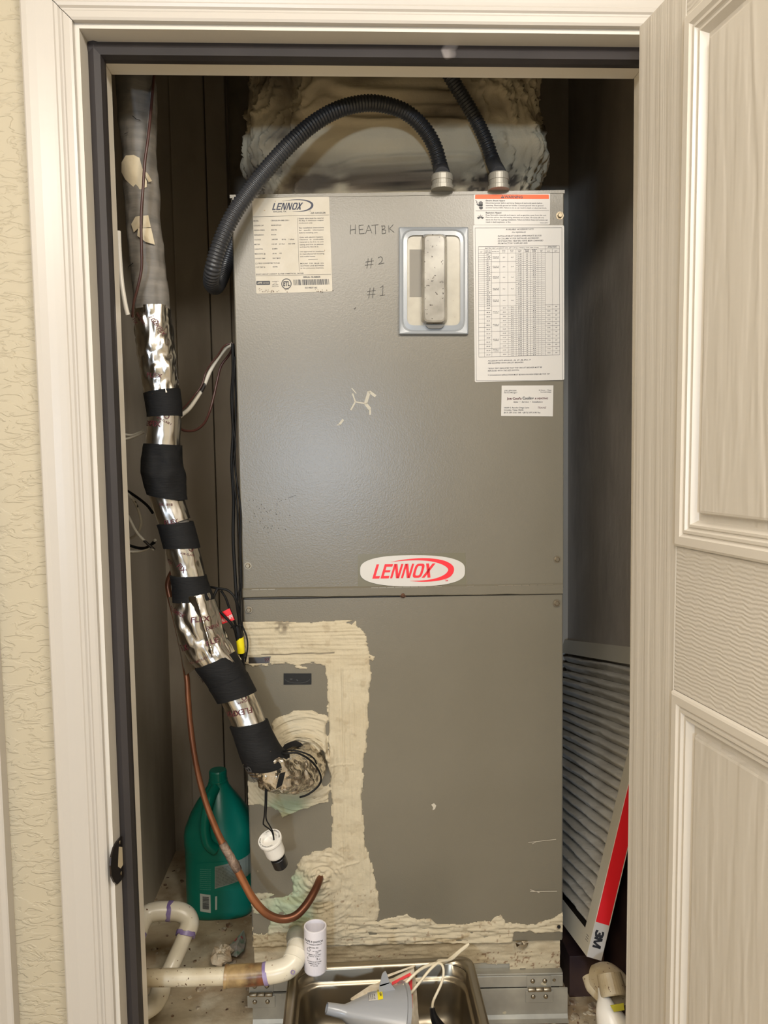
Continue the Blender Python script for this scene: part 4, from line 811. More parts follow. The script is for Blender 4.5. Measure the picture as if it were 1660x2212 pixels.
for q in (((298, 265), (306, 272), 1.6), ((306, 272), (314, 274), 1.4), ((279, 302), (288, 300), 1.2), ((276, 588), (284, 580), 1.6), ((284, 580), (298, 574), 1.6), ((272, 570), (277, 592), 1.8)):
    mb = MB(); 
    def hitl(px, py):
        s = sy(py); p, nn, b, t, r = sl.at(np.array(s)); q_ = PY(px, py, float(p[1])); off = float((q_-p)@b); r = float(r)+.0035; off = max(-r*.97, min(r*.97, off)); return p+b*off+nn*math.sqrt(r*r-off*off)+t*float((q_-p)@t)
    linepx(mb, q[0], q[1], q[2], hitl, 0); mb.build('foam_split', M_gap, foam)
# print on the foil: wrapped round the pipe by path distance and angle
def pipe_text(par, txt, px, py, h, rot, m=M_dred, dr=.0048):
    s = sy(py, px); p, nn, b, t, r = sl.at(np.array(s)); q = PY(px, py, float(p[1])); off = float((q-p)@b)/float(r); th0 = math.asin(max(-.95, min(.95, off))); V, F, w = tgeo(txt, 0, .01)
    cr_, sr_ = math.cos(rot), math.sin(rot); mb = MB(); W_ = []
    sgn = 1 if (b@rt) > 0 else -1
    for v in V:
        u, vv = (v[0]-w/2)*h/.72, v[1]*h/.72; u, vv = u*cr_-vv*sr_, u*sr_+vv*cr_; W_.append((s-vv, th0+sgn*u/float(r)))
    W_ = np.array(W_); mb.add(sl.surf(W_[:, 0], W_[:, 1], dr), F); mb.build('print', m, par)
for k, lst in ((0, [('FLEX', 345, 822, .0065, -.3), ('FLEXFIX', 345, 715, .0065, -1.1), ('FOR CLASS 1', 318, 700, .003, -1.1), ('FLEXFIX', 300, 690, .0055, -1.)]), (1, [('FLEXFIX', 328, 925, .009, 0), ('FOR CLASS 1', 362, 912, .003, -.4)]), (2, [('FLEX', 378, 1126, .007, -.2), ('UL 181B', 368, 1092, .004, -.3)]), (3, [('FLEXFIX', 365, 1205, .006, -.5), ('FIX', 397, 1226, .008, -1.0), ('FOR CLASS', 412, 1198, .003, -.4)]),
               (4, [('FLEX', 442, 1338, .0085, -.25), ('FLEXFIX', 396, 1384, .009, 0.), ('FLE', 470, 1392, .009, -.1), ('EXFIX', 466, 1362, .006, -.1), ('FLEXFIX', 392, 1312, .006, -.6), ('FIX', 404, 1440, .009, 1.2), ('& CLASS 1 AIR DUCT', 430, 1412, .003, -.2)]), (5, [('FLEXFIX', 520, 1528, .009, 2.9), ('UL 181B-FX', 535, 1512, .003, 2.9)])):
    for t_, px, py, h, ro in lst: pipe_text(foils[k], t_, px, py, h, ro, dr=.0014 if k in (1, 2, 3, 5) else .0064)
for px, py in ((345, 707), (368, 908), (538, 1513), (420, 1192)):      # round approval marks
    k = {707: 0, 908: 1, 1513: 5, 1192: 3}[py]; pipe_text(foils[k], 'O', px, py, .008, 0, dr=.0014 if k else .0052)
pipe_text(line, '7/8', 548, 1640, .011, 1.6, M_inkl, .0062)
# ============================================================ COPPER LINE
def poly3(lst): return [PY(x, y, Y) for x, y, Y in lst]
CPt = poly3([(392, 1205, .205), (372, 1236, .222), (363, 1262, .226), (368, 1292, .224), (385, 1360, .226), (402, 1450, .215), (406, 1500, .21), (411, 1560, .206), (420, 1630, .2), (435, 1700, .195), (455, 1762, .19), (478, 1815, .186), (503, 1860, .182), (524, 1900, .18), (546, 1940, .178), (572, 1970, .178), (604, 1985, .18), (636, 1980, .186), (660, 1957, .198), (680, 1925, .218), (690, 1902, .238), (693, 1892, .256)])
cp = Path(CPt, [.0046]*9+[.0048, .005, .0055, .006, .0062, .0064, .0066, .0066, .0066, .0066, .0064, .0064, .0064], step=.004)
copper = thing('copper_pipe', tuple(cp.p[-1]), 'bare copper pipe curving down the left and into the lower panel', 'pipe')
mb = MB(); tube(mb, cp, n=16, disp=lambda s, t: .0003*fbm(s*40, t, 0, 2, 8)); mb.build('pipe', M_copper, copper, smooth=True)
mb = MB(); tube(mb, cp, cp.near(PY(484, 1822, .185)), cp.near(PY(513, 1882, .181)), n=16, dr=.0011, disp=lambda s, t: .0009*fbm(s*150, t*2, 0, 3, 9)); mb.build('brazed_joint', M_braze, copper, smooth=True)
mb = MB(); mb.slab(poly3([(509, 1880, .178), (516, 1882, .178), (518, 1893, .178), (511, 1893, .178)]), (0, .004, 0)); mb.build('solder_drip', M_copper, copper, bevel=.001)

# ============================================================ WIRES
def wire(name, lst, r, m, label, cat='wire', group=None, parent=None, n=8, step=.004):
    P = Path(poly3(lst), r, step=step); mb = MB(); tube(mb, P, n=n, step=step)
    if parent is not None: return mb.build(name, m, parent, smooth=True)
    return mb.build(name, m, smooth=True, label=label, cat=cat, group=group)
wire('black_cable', [(503, 742, .27), (504, 800, .275), (501, 860, .28), (504, 930, .275), (501, 1000, .27), (505, 1080, .27), (504, 1160, .268), (508, 1240, .262), (512, 1300, .25), (519, 1350, .24), (521, 1380, .238), (523, 1425, .236), (528, 1460, .242)], .0028, M_wblack, 'thickest black cable running straight down beside the cabinet', 'cable')
wire('black_wire', [(508, 770, .262), (503, 900, .262), (509, 960, .258), (504, 1020, .258), (514, 1110, .255), (519, 1200, .25), (519, 1260, .246), (514, 1300, .244), (520, 1340, .242), (533, 1375, .238), (535, 1400, .236), (530, 1430, .236)], .0013, M_wblack, 'thin black wire wandering outward over the cabinet edge near the mastic')
wire('black_wire', [(505, 745, .28), (510, 850, .27), (508, 1000, .265), (520, 1100, .258), (520, 1180, .252), (522, 1250, .25), (519, 1320, .244), (524, 1400, .24), (527, 1450, .242)], .0016, M_wblack, 'thin black wire lying against the cabinet corner')
wire('black_cable', [(455, 1268, .225), (470, 1271, .218), (492, 1275, .215), (508, 1292, .214), (514, 1320, .22), (517, 1350, .228), (519, 1390, .232), (522, 1430, .235)], .002, M_wblack, 'black cable looping up from the black tape above the red tag', 'cable')
wire('black_cable', [(470, 1272, .218), (462, 1290, .212), (468, 1312, .21), (486, 1332, .209), (502, 1350, .212), (511, 1370, .222), (516, 1392, .23)], .0022, M_wblack, 'black cable crossing in front of the red tag', 'cable')
wire('black_cable', [(478, 1276, .222), (488, 1292, .224), (497, 1318, .226), (508, 1345, .229), (514, 1375, .231), (519, 1410, .234)], .0019, M_wblack, 'black cable between the loop and the red tag', 'cable')
tg = MB(); tg.slab(poly3([(474, 1325, .2145), (496, 1314, .2145), (507, 1339, .2145), (480, 1348, .2145)]), (0, .0006, 0)); fT = lambda x, y: PY(x, y, .2142)
textpx(tg, 'SHUT', (477, 1346), (491, 1340), 7.5, fT, 1, bold=.03); textpx(tg, 'OFF', (492, 1340), (505, 1334), 8, fT, 1, bold=.03)
tg.build('wire_tag', [M_redcard, M_white], label='red tag with white letters hanging behind the black cables', cat='tag')
ycap = thing('cable_wrap', tuple(PY(520, 1410, .228)), 'black cable bundle joint wrapped in yellow tape beside the mastic', 'tape')
P = Path(poly3([(511, 1352, .226), (516, 1372, .226), (519, 1390, .228), (521, 1412, .230)]), [.0055, .0062, .0058, .005]); mb = MB(); tube(mb, P, n=14); mb.build('black_wrap', M_wblack, ycap, smooth=True)
P = Path(poly3([(518, 1377, .227), (520, 1394, .228), (521, 1410, .229)]), [.0066, .0064, .006]); mb = MB(); tube(mb, P, n=14); mb.build('yellow_band', M_yellow, ycap, smooth=True)
for q in (((508, 1351, .220), (503, 1352, .219), (499, 1357, .22)), ((514, 1352, .22), (520, 1349, .219), (522, 1352, .22))):
    wire('zip_tie', list(q), .001, M_wblack, None, parent=ycap)
wire('white_cable', [(502, 744, .30), (488, 752, .31), (470, 775, .32), (455, 800, .325), (440, 835, .325), (424, 862, .32), (408, 884, .30), (392, 897, .27), (384, 905, .25)], .0036, M_wwhite, 'white cable streaked with black running from the cabinet down to the taped pipe', 'cable')
wire('brown_wire', [(504, 742, .30), (486, 746, .30), (472, 766, .31), (456, 786, .315), (444, 806, .32), (436, 832, .315), (422, 852, .31), (404, 874, .29), (390, 888, .26)], .0016, M_wbrown, 'dark brown wire twisted round the white cable')
wire('brown_wire', [(503, 752, .31), (494, 768, .33), (478, 790, .335), (470, 820, .335), (462, 856, .33), (452, 892, .32), (440, 916, .30), (420, 930, .27), (398, 930, .25), (388, 924, .24)], .0022, M_wbrown, 'dark brown wire hanging in a low loop beside the foil pipe')
wire('brown_wire', [(333, 160, .16), (327, 230, .148), (320, 300, .14), (313, 350, .138), (309, 410, .137), (305, 470, .138), (306, 540, .14), (306, 580, .143), (298, 620, .147), (289, 655, .152), (286, 684, .165)], .0021, M_wbrown, 'dark brown wire hanging down in front of the grey foam sleeve')
wire('grey_wire', [(331, 160, .17), (323, 240, .155), (316, 330, .145), (310, 400, .14), (307, 470, .141), (305, 520, .146), (308, 560, .15)], .0018, M_foam, 'grey wire running beside the brown one down the foam sleeve')
wire('white_tube', [(256, 500, .16), (258, 545, .155), (263, 610, .15), (271, 660, .15), (276, 680, .152)], .0036, M_pvcc, 'thin white tube end between the foam sleeve and the door stop', 'tube')
for k, lst in enumerate([[(262, 1058, .3), (278, 1068, .29), (292, 1086, .28), (302, 1110, .275), (305, 1130, .28), (298, 1150, .29), (284, 1162, .31), (262, 1165, .33)],
                         [(262, 1052, .31), (284, 1066, .3), (304, 1080, .29), (320, 1094, .28), (330, 1108, .27)], [(262, 1085, .3), (280, 1120, .28), (296, 1150, .27), (314, 1170, .262), (334, 1188, .26)],
                         [(262, 1168, .3), (285, 1180, .29), (312, 1184, .28), (334, 1172, .265)], [(262, 1190, .3), (290, 1192, .29), (316, 1186, .28), (336, 1166, .265)], [(268, 938, .26), (286, 940, .255), (310, 930, .25)], [(266, 950, .26), (288, 944, .255), (312, 933, .25)]]):
    wire('white_wire', lst, .0024 if k < 5 else .0021, M_wwhite if k not in (1, 3) else M_wblack, ['white wire curling in a ring beside the left door stop', 'black wire sloping down behind the left door stop', 'white wire sloping down to the tape below the ring', 'black wire crossing low beside the white ring', 'lowest white wire beside the left door stop', 'upper white wire poking in beside the lower foil band', 'lower white wire poking in beside the foil band'][k])

# ============================================================ FLOAT SWITCH hanging on its wires
ft = PY(577, 1805, .17); axd = np.array([.22, .05, -.97]); axd /= np.linalg.norm(axd)
tilt_ax = np.array([.24, .34, -.91]); tilt_ax /= np.linalg.norm(tilt_ax)      # points down along the cap
sw = thing('float_switch', tuple(PY(600, 1885, .18)), 'white capped float switch with a black float hanging by two black wires', 'float switch')
R_ = .0195*.98
top = PY(583, 1812, .16); mb = MB()
lathe(mb, [(.0125, .006), (.0125, 0), (R_*.98, -.0008), (R_, .0006), (R_, .004), (R_*.96, .0052), (.0162, .006), (.0155, .030), (.0145, .0335), (.011, .0352), (.004, .0356)], top, tilt_ax, 36, cap=False)
lathe(mb, [(.0125, .006), (.0002, .006)], top, tilt_ax, 36, cap=False); mb.build('cap', M_pvcc, sw, auto=32)
mb = MB(); a_ = np.cross(tilt_ax, (0, 1, 0)); a_ /= np.linalg.norm(a_); b_ = np.cross(tilt_ax, a_)
for txt, a0 in (('SAFE-T-SWITCH', 2.4), ('RECTORSEAL  SS2', 5.4)):
    V, F, w_ = tgeo(txt, 0, .01)
    for side in (1,):
        P_ = []
        for v in V:
            an_ = a0-(v[0]/w_-.5)*2.2; rr2 = .0148+v[1]*.0030; P_.append(top-tilt_ax*.00105+(a_*math.cos(an_)+b_*math.sin(an_))*rr2)
        mb.add(P_, F)
mb.build('print', M_inkl, sw)
mb = MB(); lathe(mb, [(.0042, .034), (.0042, .046)], top, tilt_ax, 14); mb.build('stem', M_pvcc, sw, auto=30)
mb = MB(); lathe(mb, [(.005, .0408), (.0112, .0412), (.012, .042), (.012, .060), (.0112, .0610)], top, tilt_ax, 28); mb.build('float', M_black, sw, auto=30)
for lst in ([(574, 1690, .15), (573, 1735, .15), (571, 1765, .152), (569, 1780, .153), (578, 1788, .156), (588, 1797, .158), (592, 1814, .162)], [(577, 1690, .15), (576, 1740, .15), (575, 1768, .151), (582, 1782, .154), (590, 1798, .157), (592, 1814, .162)]):
    wire('lead', lst, .0011, M_wblack, None, parent=sw)
wire('black_wire', [(600, 1625, .16), (618, 1628, .15), (640, 1626, .15), (662, 1636, .155), (680, 1652, .165), (692, 1672, .18), (693, 1690, .19), (680, 1706, .19), (662, 1718, .185), (648, 1722, .18)], .0016, M_wblack, 'thin black wire looped round the foil elbow by the panel')
wire('black_wire', [(612, 1622, .16), (636, 1621, .15), (662, 1628, .152), (678, 1638, .16), (684, 1650, .17)], .0013, M_wblack, 'short black wire lying over the top of the foil elbow')

# white printed float tube
tb = PY(682, 2094, .165); tube_t = thing('float_switch_tube', tuple(tb), 'open white tube with black print standing at the corner of the steel pan', 'tube')
rT = .0182; hT = .074; mb = MB(); lathe(mb, [(rT*.96, 0), (rT, .002), (rT, hT-.001), (rT*.985, hT), (rT*.88, hT), (rT*.87, hT-.001), (rT*.87, .003), (.0005, .003)], tb, (.015, -.01, 1), 44, cap=False); lathe(mb, [(rT*.96, 0), (.0004, 0)], tb, (0, 0, 1), 44, cap=False)
mb.build('body', mat('lilac_white_plastic', (222, 218, 224), .28), tube_t, auto=32)
mb = MB()
def ftube(x, y):   # crop frame (600,1940) scale 3.609 -> cylinder surface
    px, py = 600+x/3.609, 1940+y/3.609; q = PY(px, py, .148); off = max(-rT*.99, min(rT*.99, float(q[0]-tb[0])-.015*(q[2]-tb[2]))); return np.array([tb[0]+off+.015*(q[2]-tb[2]), tb[1]-math.sqrt(max(1e-9, (rT+.0002)**2-off*off))-.01*(q[2]-tb[2]), q[2]])
for s, a, b, y, h in [('SAFE-T-SWITCH', 212, 352, 340, 15), ('FOR CONDENSATE OVERFLOW', 222, 346, 358, 8), ('MODEL SS2', 246, 318, 382, 9), ('UL LISTED', 272, 340, 408, 7), ('508', 296, 318, 420, 7), ('1/2 AMP MAX 24 VAC ONLY', 228, 340, 436, 7), ('60/50 HZ  CLASS 2', 240, 332, 449, 7), ('USA', 318, 334, 472, 7), ('CAUTION: DO NOT EXCEED', 230, 342, 492, 8), ('TEMPERATURE 120 F', 238, 332, 507, 7), ('PAT. NO. 5522', 256, 314, 522, 7)]:
    textpx(mb, s, (a, y+6), (b, y+6), h, ftube, 0, bold=.025)
polypx(mb, rrect([(233, 462), (312, 462), (312, 480), (233, 480)], 6), ftube, 0)
for k in range(8): a = k*math.pi/4; linepx(mb, (242+13*math.cos(a), 404+13*math.sin(a)), (242+13*math.cos(a+.8), 404+13*math.sin(a+.8)), 3, ftube, 0)
mb.build('print', M_ink, tube_t)

# ============================================================ TEAL JUG
jc = PZ(468, 1992, FZ+.0005); jc = jc+np.array([0.002, .062, 0]); jug = thing('plastic_jug', tuple(jc), 'teal green plastic jug with a grey label and barcode on the platform', 'jug')
jx, jy = .0745, .06
JP = [(0, .92), (.003, .97), (.012, 1.0), (.02, 1.), (.023, .985), (.15, .985), (.155, 1.0), (.175, 1.), (.19, .965), (.215, .83), (.24, .64), (.262, .43), (.276, .31), (.285, .275), (.289, .265)]
mb = MB(); n = 48; V = []; ez = .62
for h, k in JP:
    for t in np.linspace(0, 2*math.pi, n, endpoint=False):
        c, s = math.cos(t), math.sin(t); e_ = ez if h < .2 else ez+(1-ez)*min(1, (h-.2)/.06)
        X_ = jx*k*math.copysign(abs(c)**e_, c); Y_ = jy*k*math.copysign(abs(s)**e_, s)
        if .165 < h < .26:   # moulded recesses beside the grip
            for sx__ in (-.038, .04): Y_ += .009*math.exp(-((X_-sx__*(1.25-(h-.16)*5))/.016)**2-((h-.205)/.034)**2)*(1 if s < 0 else -.3)
        V.append(jc+np.array([X_, Y_, h]))
F = [(i*n+j, i*n+(j+1) % n, (i+1)*n+(j+1) % n, (i+1)*n+j) for i in range(len(JP)-1) for j in range(n)]+[tuple(range(n-1, -1, -1)), tuple(range((len(JP)-1)*n, len(JP)*n))]
mb.add(V, F); mb.build('body', M_jug, jug, smooth=True, auto=50)
P = Path([jc+np.array(q) for q in ((-.004, -.016, .274), (-.012, -.040, .262), (-.018, -.056, .236), (-.020, -.064, .206), (-.014, -.066, .176), (0, -.0605, .160))], [.011, .011, .0105, .0105, .011, .012]); mb = MB(); tube(mb, P, n=18); mb.build('grip', M_jug, jug, smooth=True)
mb = MB(); lathe(mb, [(.0205, .284), (.0205, .288), (.0190, .289), (.0190, .306), (.0175, .309)], jc, (0, 0, 1), 30); mb.build('cap', M_jug, jug, auto=30)
def fJug(px, py, d=.0012):     # on the jug's front surface
    q = PY(px, py, float(jc[1]-jy)); u = max(-.97, min(.97, (q[0]-jc[0])/(jx*.985))); c = math.copysign(abs(u)**(1/ez), u); s = math.sqrt(max(0, 1-c*c)); return np.array([jc[0]+u*jx*.985, jc[1]-jy*.985*s**ez-d, q[2]])
j1 = lambda X, Y: (290+X/3.018, 1660+Y/3.018)
def grid_patch(mb, c4, f, mi, nx=10, ny=6):
    c4 = [np.array(c, float) for c in c4]; V = []
    for j in range(ny+1):
        for i in range(nx+1):
            u, v = i/nx, j/ny; p = (c4[0]*(1-u)+c4[1]*u)*(1-v)+(c4[3]*(1-u)+c4[2]*u)*v; V.append(f(*p))
    mb.add(V, [(j*(nx+1)+i, j*(nx+1)+i+1, (j+1)*(nx+1)+i+1, (j+1)*(nx+1)+i) for j in range(ny) for i in range(nx)], mi)
mb = MB(); g = lambda X, Y: fJug(*j1(X, Y)); g2 = lambda X, Y: fJug(*j1(X, Y), .0016)
grid_patch(mb, [(408, 622), (728, 600), (700, 800), (402, 800)], lambda X, Y: fJug(*j1(X, Y), .0008), 4, 16, 6)
grid_patch(mb, [(526, 640), (752, 590), (752, 720), (526, 785)], g, 0, 14, 6)
grid_patch(mb, [(428, 818), (498, 824), (500, 942), (430, 934)], g, 1, 4, 4); grid_patch(mb, [(528, 834), (541, 832), (541, 920), (528, 922)], g, 1, 2, 2)
r = random.Random(8)
for k in range(13): 
    y = 656+k*9.5; textpx(mb, r.choice(['Keep out of reach of children. Rinse', 'Caution eye irritant avoid contact', 'Directions for use mix two ounces per', 'For floors and hard surfaces no rinse']), (533, y), (690, y-36), 4.6, g2, 3)
for k in range(11): textpx(mb, r.choice(['Disinfects', 'Ingredients', 'all purpose', 'questions?']), (428, 660+k*13), (500, 662+k*13), 5, g2, 2)
x = 436
y = 836
while y < 918: w = r.choice([2, 3, 4.5]); grid_patch(mb, [(446, y), (488, y+2), (488, y+2+w), (446, y+w)], g2, 3, 3, 1); y += w+r.choice([2, 3])
mb.build('label', [M_juglab, mat('pale_label', (206, 214, 206), .5), mat('pale_teal_ink', (120, 186, 166), .5), M_ink, mat('teal_label', (10, 132, 112), .4)], jug)

# ============================================================ PVC DRAIN
drain = thing('drain_pipe', tuple(PY(560, 2110, .15)), 'white drain pipe running left from the mastic with a brown stained coupling and elbow', 'drain pipe')
def dt(name, m, lst, r, **k):
    P = Path(poly3(lst), r, step=.004); mb = MB(); tube(mb, P, n=28); return mb.build(name, m, drain, smooth=True, auto=50)
rp = .0134
PA_ = PY(300, 2112, .155); dt('pipe', M_pvcd, [(262, 2113, .155), (318, 2112, .155), (400, 2111, .154), (500, 2108, .152)], rp)
dt('coupling', M_coup, [(488, 2109, .152), (530, 2107, .150), (578, 2103, .149)], [.0168, .0168, .0162])
dt('coupling_rim', M_coup, [(486, 2109, .152), (492, 2109, .152)], .0176)
dt('primer_ring', M_prim, [(571, 2104, .149), (580, 2102, .149)], .0171)
dt('elbow', M_pvc, [(577, 2102, .149), (600, 2098, .149), (622, 2090, .152), (636, 2074, .160), (642, 2056, .172), (643, 2040, .190)], [.0168, .0168, .0172, .0172, .0166, .016])
dt('elbow_hub', M_pvc, [(634, 2076, .158), (641, 2058, .170)], .0180)
dt('grey_sealant', M_galv, [(642, 2044, .184), (643, 2034, .196), (640, 2026, .215), (640, 2022, .235)], [.0170, .0172, .0165, .016])
mb = MB(); 
for a0 in range(10): a = a0*.63; linepx(mb, (633+4*math.cos(a), 2100+4.5*math.sin(a)), (633+4*math.cos(a+.63), 2100+4.5*math.sin(a+.63)), 2.4, lambda x, y: PY(x, y, .1335), 0)
mb.build('primer_mark', M_prim, drain)
trap = thing('drain_trap', tuple(PY(365, 1985, .34)), 'white drain trap of elbows with purple primer rings left of the jug', 'drain trap')
def dt2(name, m, lst, r):
    P = Path(poly3(lst), r, step=.004); mb = MB(); rg = (lambda t: .0022*np.sin(3*t+P.L*900)+.0015*np.sin(7*t)) if 'ring' in name else None; tube(mb, P, n=28, e0=rg, e1=rg); return mb.build(name, m, trap, smooth=True, auto=50)
dt2('elbow', M_pvc, [(296, 2022, .30), (304, 1996, .315), (318, 1976, .33), (338, 1969, .336), (366, 1968, .34)], .0168)
dt2('elbow', M_pvc, [(362, 1968, .34), (388, 1970, .34), (405, 1980, .337), (410, 1997, .328), (402, 2018, .315)], .0170)
dt2('primer_ring', M_prim, [(362, 1968, .34), (373, 1968.5, .34)], .0178); dt2('primer_ring', M_prim, [(297, 2012, .30), (292, 2024, .293)], .0176); dt2('primer_ring', M_prim, [(403, 2012, .318), (400, 2024, .312)], .0178)
dt2('pipe', M_pvc, [(402, 2014, .316), (392, 2040, .30), (372, 2084, .27), (350, 2130, .25), (345, 2142, .248)], .0136)
dt2('pipe', M_pvc, [(296, 2016, .30), (286, 2040, .29), (270, 2080, .27), (256, 2130, .25)], .0136)
dt2('elbow', M_pvc, [(349, 2126, .25), (345, 2146, .243), (334, 2166, .235), (314, 2180, .225), (292, 2186, .22), (268, 2184, .222)], .0166)
# paper scraps beside the trap
mb = MB(); r = random.Random(12)
def crumple(cx, cy, Y, R, seed, squash=1., n=14):
    c = PY(cx, cy, Y); V = []; F = []; m = 10
    for i in range(m+1):
        for j in range(n):
            a, b = math.pi*i/m, 2*math.pi*j/n; d = np.array([math.sin(a)*math.cos(b), math.sin(a)*math.sin(b), math.cos(a)*squash]); k = 1+.55*float(fbm(d[0]*2.2+seed, d[1]*2.2, d[2]*2.2, 3, seed)); V.append(c+d*R*k)
    F = [(i*n+j, i*n+(j+1) % n, (i+1)*n+(j+1) % n, (i+1)*n+j) for i in range(m) for j in range(n)]; return V, F
q = PZ(478, 2068, FZ+.020); V, F = crumple(478, 2062, float(q[1]), .020, 5, .9); MB().add(V, F).build('crumpled_paper', M_tissue, label='crumpled tan paper ball on the platform below the jug', cat='paper')
mb = MB(); c0 = [(490, 2048), (508, 2030), (527, 2008), (532, 2030), (527, 2052), (512, 2066), (496, 2062)]; cz_ = PZ(510, 2044, FZ+.01)
P_ = [PZ(x, y, FZ+.004+.020*((i*7) % 3)/2) for i, (x, y) in enumerate(c0)]; P_.append(PZ(512, 2042, FZ+.022)); mb.add(P_, [(i, (i+1) % 7, 7) for i in range(7)]); mb.add([p-np.array([0, 0, .0012]) for p in P_], [((i+1) % 7, i, 7) for i in range(7)])
mb.build('paper_scrap', M_tissueg, label='torn scrap of green and pink printed paper beside the tan paper ball', cat='paper')
mb = MB()
for k in range(150):
    x, y = r.choice([(r.uniform(330, 540), r.uniform(1990, 2205)), (r.uniform(330, 420), r.uniform(1780, 2000)), (r.uniform(1050, 1250), r.uniform(2195, 2212)), (r.uniform(1232, 1285), r.uniform(2110, 2212))]); p = PZ(x, y, FZ); s = r.uniform(.0012, .0045) if r.random() < .93 else .008; V = []
    for i in range(6): a = i*1.047; V.append(p+np.array([s*math.cos(a)*r.uniform(.6, 1.2), s*math.sin(a)*r.uniform(.6, 1.2), 0]))
    V += [v*1+np.array([0, 0, s*r.uniform(.3, .7)]) for v in V[:6]]; mb.add(V, [(6, 7, 8, 9, 10, 11)]+[(i, (i+1) % 6, (i+1) % 6+6, i+6) for i in range(6)])
mb.build('plaster_crumbs', mat('plaster_crumb', (206, 192, 166), .85, col2=(120, 92, 68), nscale=60), kind='stuff', label='loose plaster crumbs scattered over the closet platform', cat='debris')

# old wrapped duct and boards behind the cabinet on the left
wp = MB(); Pw = Path([(-.272, .80, FZ), (-.27, .80, .9), (-.272, .80, 1.3), (-.268, .80, 1.7), (-.272, .80, 2.43)], .040, step=.01); tube(wp, Pw, n=36, step=.008, disp=lambda s, t: .003*fbm(s*9, t, 0, 3, 3)-.006*(np.abs(((s+.08*np.sin(t)) % .16)-.08) > .0775))
wp.build('wrapped_pipe', M_wrap, smooth=True, label='vertical grey wrapped pipe in the shadow behind the cabinet', cat='pipe')
for k, (x0, x1) in enumerate(((-.455, -.375), (-.372, -.325))):
    mb = MB().box((x0, .862, FZ), (x1, .8797, 2.43)); mb.build('wall_board', M_inwall, label=['wide dirty board upright against the closet back wall', 'narrow dirty board beside the wide one on the back wall'][k], cat='board', bevel=.002)
# ============================================================ STEEL PAN and what lies in it
RZ = .650
def rr_loop(x0, x1, y0, y1, r, z, n=8):
    out = []
    for cx, cy, a0 in ((x1-r, y1-r, 0), (x0+r, y1-r, 90), (x0+r, y0+r, 180), (x1-r, y0+r, 270)):
        for k in range(n+1): a = math.radians(a0+90*k/n); out.append((cx+r*math.cos(a), cy+r*math.sin(a), z))
    return out
pb = PZ(1020, 2072, RZ); pa = PZ(628, 2086, RZ); px0, px1, py1 = float(pa[0]), float(pb[0]), .198; py0 = py1-.180
pan = thing('steel_pan', ((px0+px1)/2, (py0+py1)/2, RZ-.1), 'rectangular stainless steel pan below the cabinet front', 'pan')
mb = MB(); L_ = []
for ins, r_, z in ((-.001, .020, RZ-.006), (-.0015, .021, RZ-.003), (0, .02, RZ-.0002), (.002, .019, RZ), (.008, .018, RZ), (.0105, .017, RZ-.0015), (.012, .03, RZ-.005), (.0125, .034, RZ-.022), (.0135, .036, RZ-.025), (.0165, .036, RZ-.0262), (.018, .036, RZ-.029), (.021, .036, RZ-.074), (.024, .036, RZ-.086), (.031, .034, RZ-.094), (.040, .03, RZ-.0965)):
    L_.append(rr_loop(px0+ins, px1-ins, py0+ins, py1-ins, r_, z))
n = len(L_[0]); V = [p for l in L_ for p in l]; F = [(i*n+(j+1) % n, i*n+j, (i+1)*n+j, (i+1)*n+(j+1) % n) for i in range(len(L_)-1) for j in range(n)]+[tuple(range((len(L_)-1)*n, len(L_)*n))]
mb.add(V, F); o = mb.build('basin', M_steel, pan, smooth=True, auto=50); md = o.modifiers.new('solid', 'SOLIDIFY'); md.thickness = .0009; md.offset = -1
MB().box((px0+.05, py0+.02, FZ), (px1-.05, py1-.045, RZ-.0985)).build('wood_block', M_wood, label='wood block under the steel pan', cat='block')
PBZ = RZ-.0965
# funnel lying in the pan, spout to the left
t0 = PY(706, 2178, .095); t1 = PY(862, 2212, .105); fa = (t1-t0); Lf = float(np.linalg.norm(fa)); fa /= Lf
funnel = thing('funnel', (float(t0[0])+.05, .1, PBZ), 'grey plastic funnel lying on its side in the steel pan', 'funnel')
RF = .056; mb = MB(); prof = [(.0074, 0), (.0082, .0), (.0100, .026), (.0125, .031), (.030, .060), (RF-.004, Lf-.010), (RF-.002, Lf-.006), (RF+.002, Lf-.006), (RF+.002, Lf), (RF-.001, Lf), (RF-.004, Lf-.004), (.029, .060), (.011, .031), (.0066, 0)]
lathe(mb, prof, t0, fa, 56, cap=False); mb.build('cone', M_grey, funnel, smooth=True, auto=40)
mb = MB(); ft_ = lambda x, y: PY(x, y, .105)
mb.slab([PY(x, y, .112) for x, y in rrect([(820, 2132), (826, 2104), (834, 2098), (843, 2124)], 5)][::-1], (0, .0025, 0)); mb.slab([PY(x, y, .112) for x, y in ((818, 2150), (820, 2128), (842, 2122), (858, 2142))][::-1], (0, .0025, 0)); mb.build('hanging_tab', M_grey, funnel)
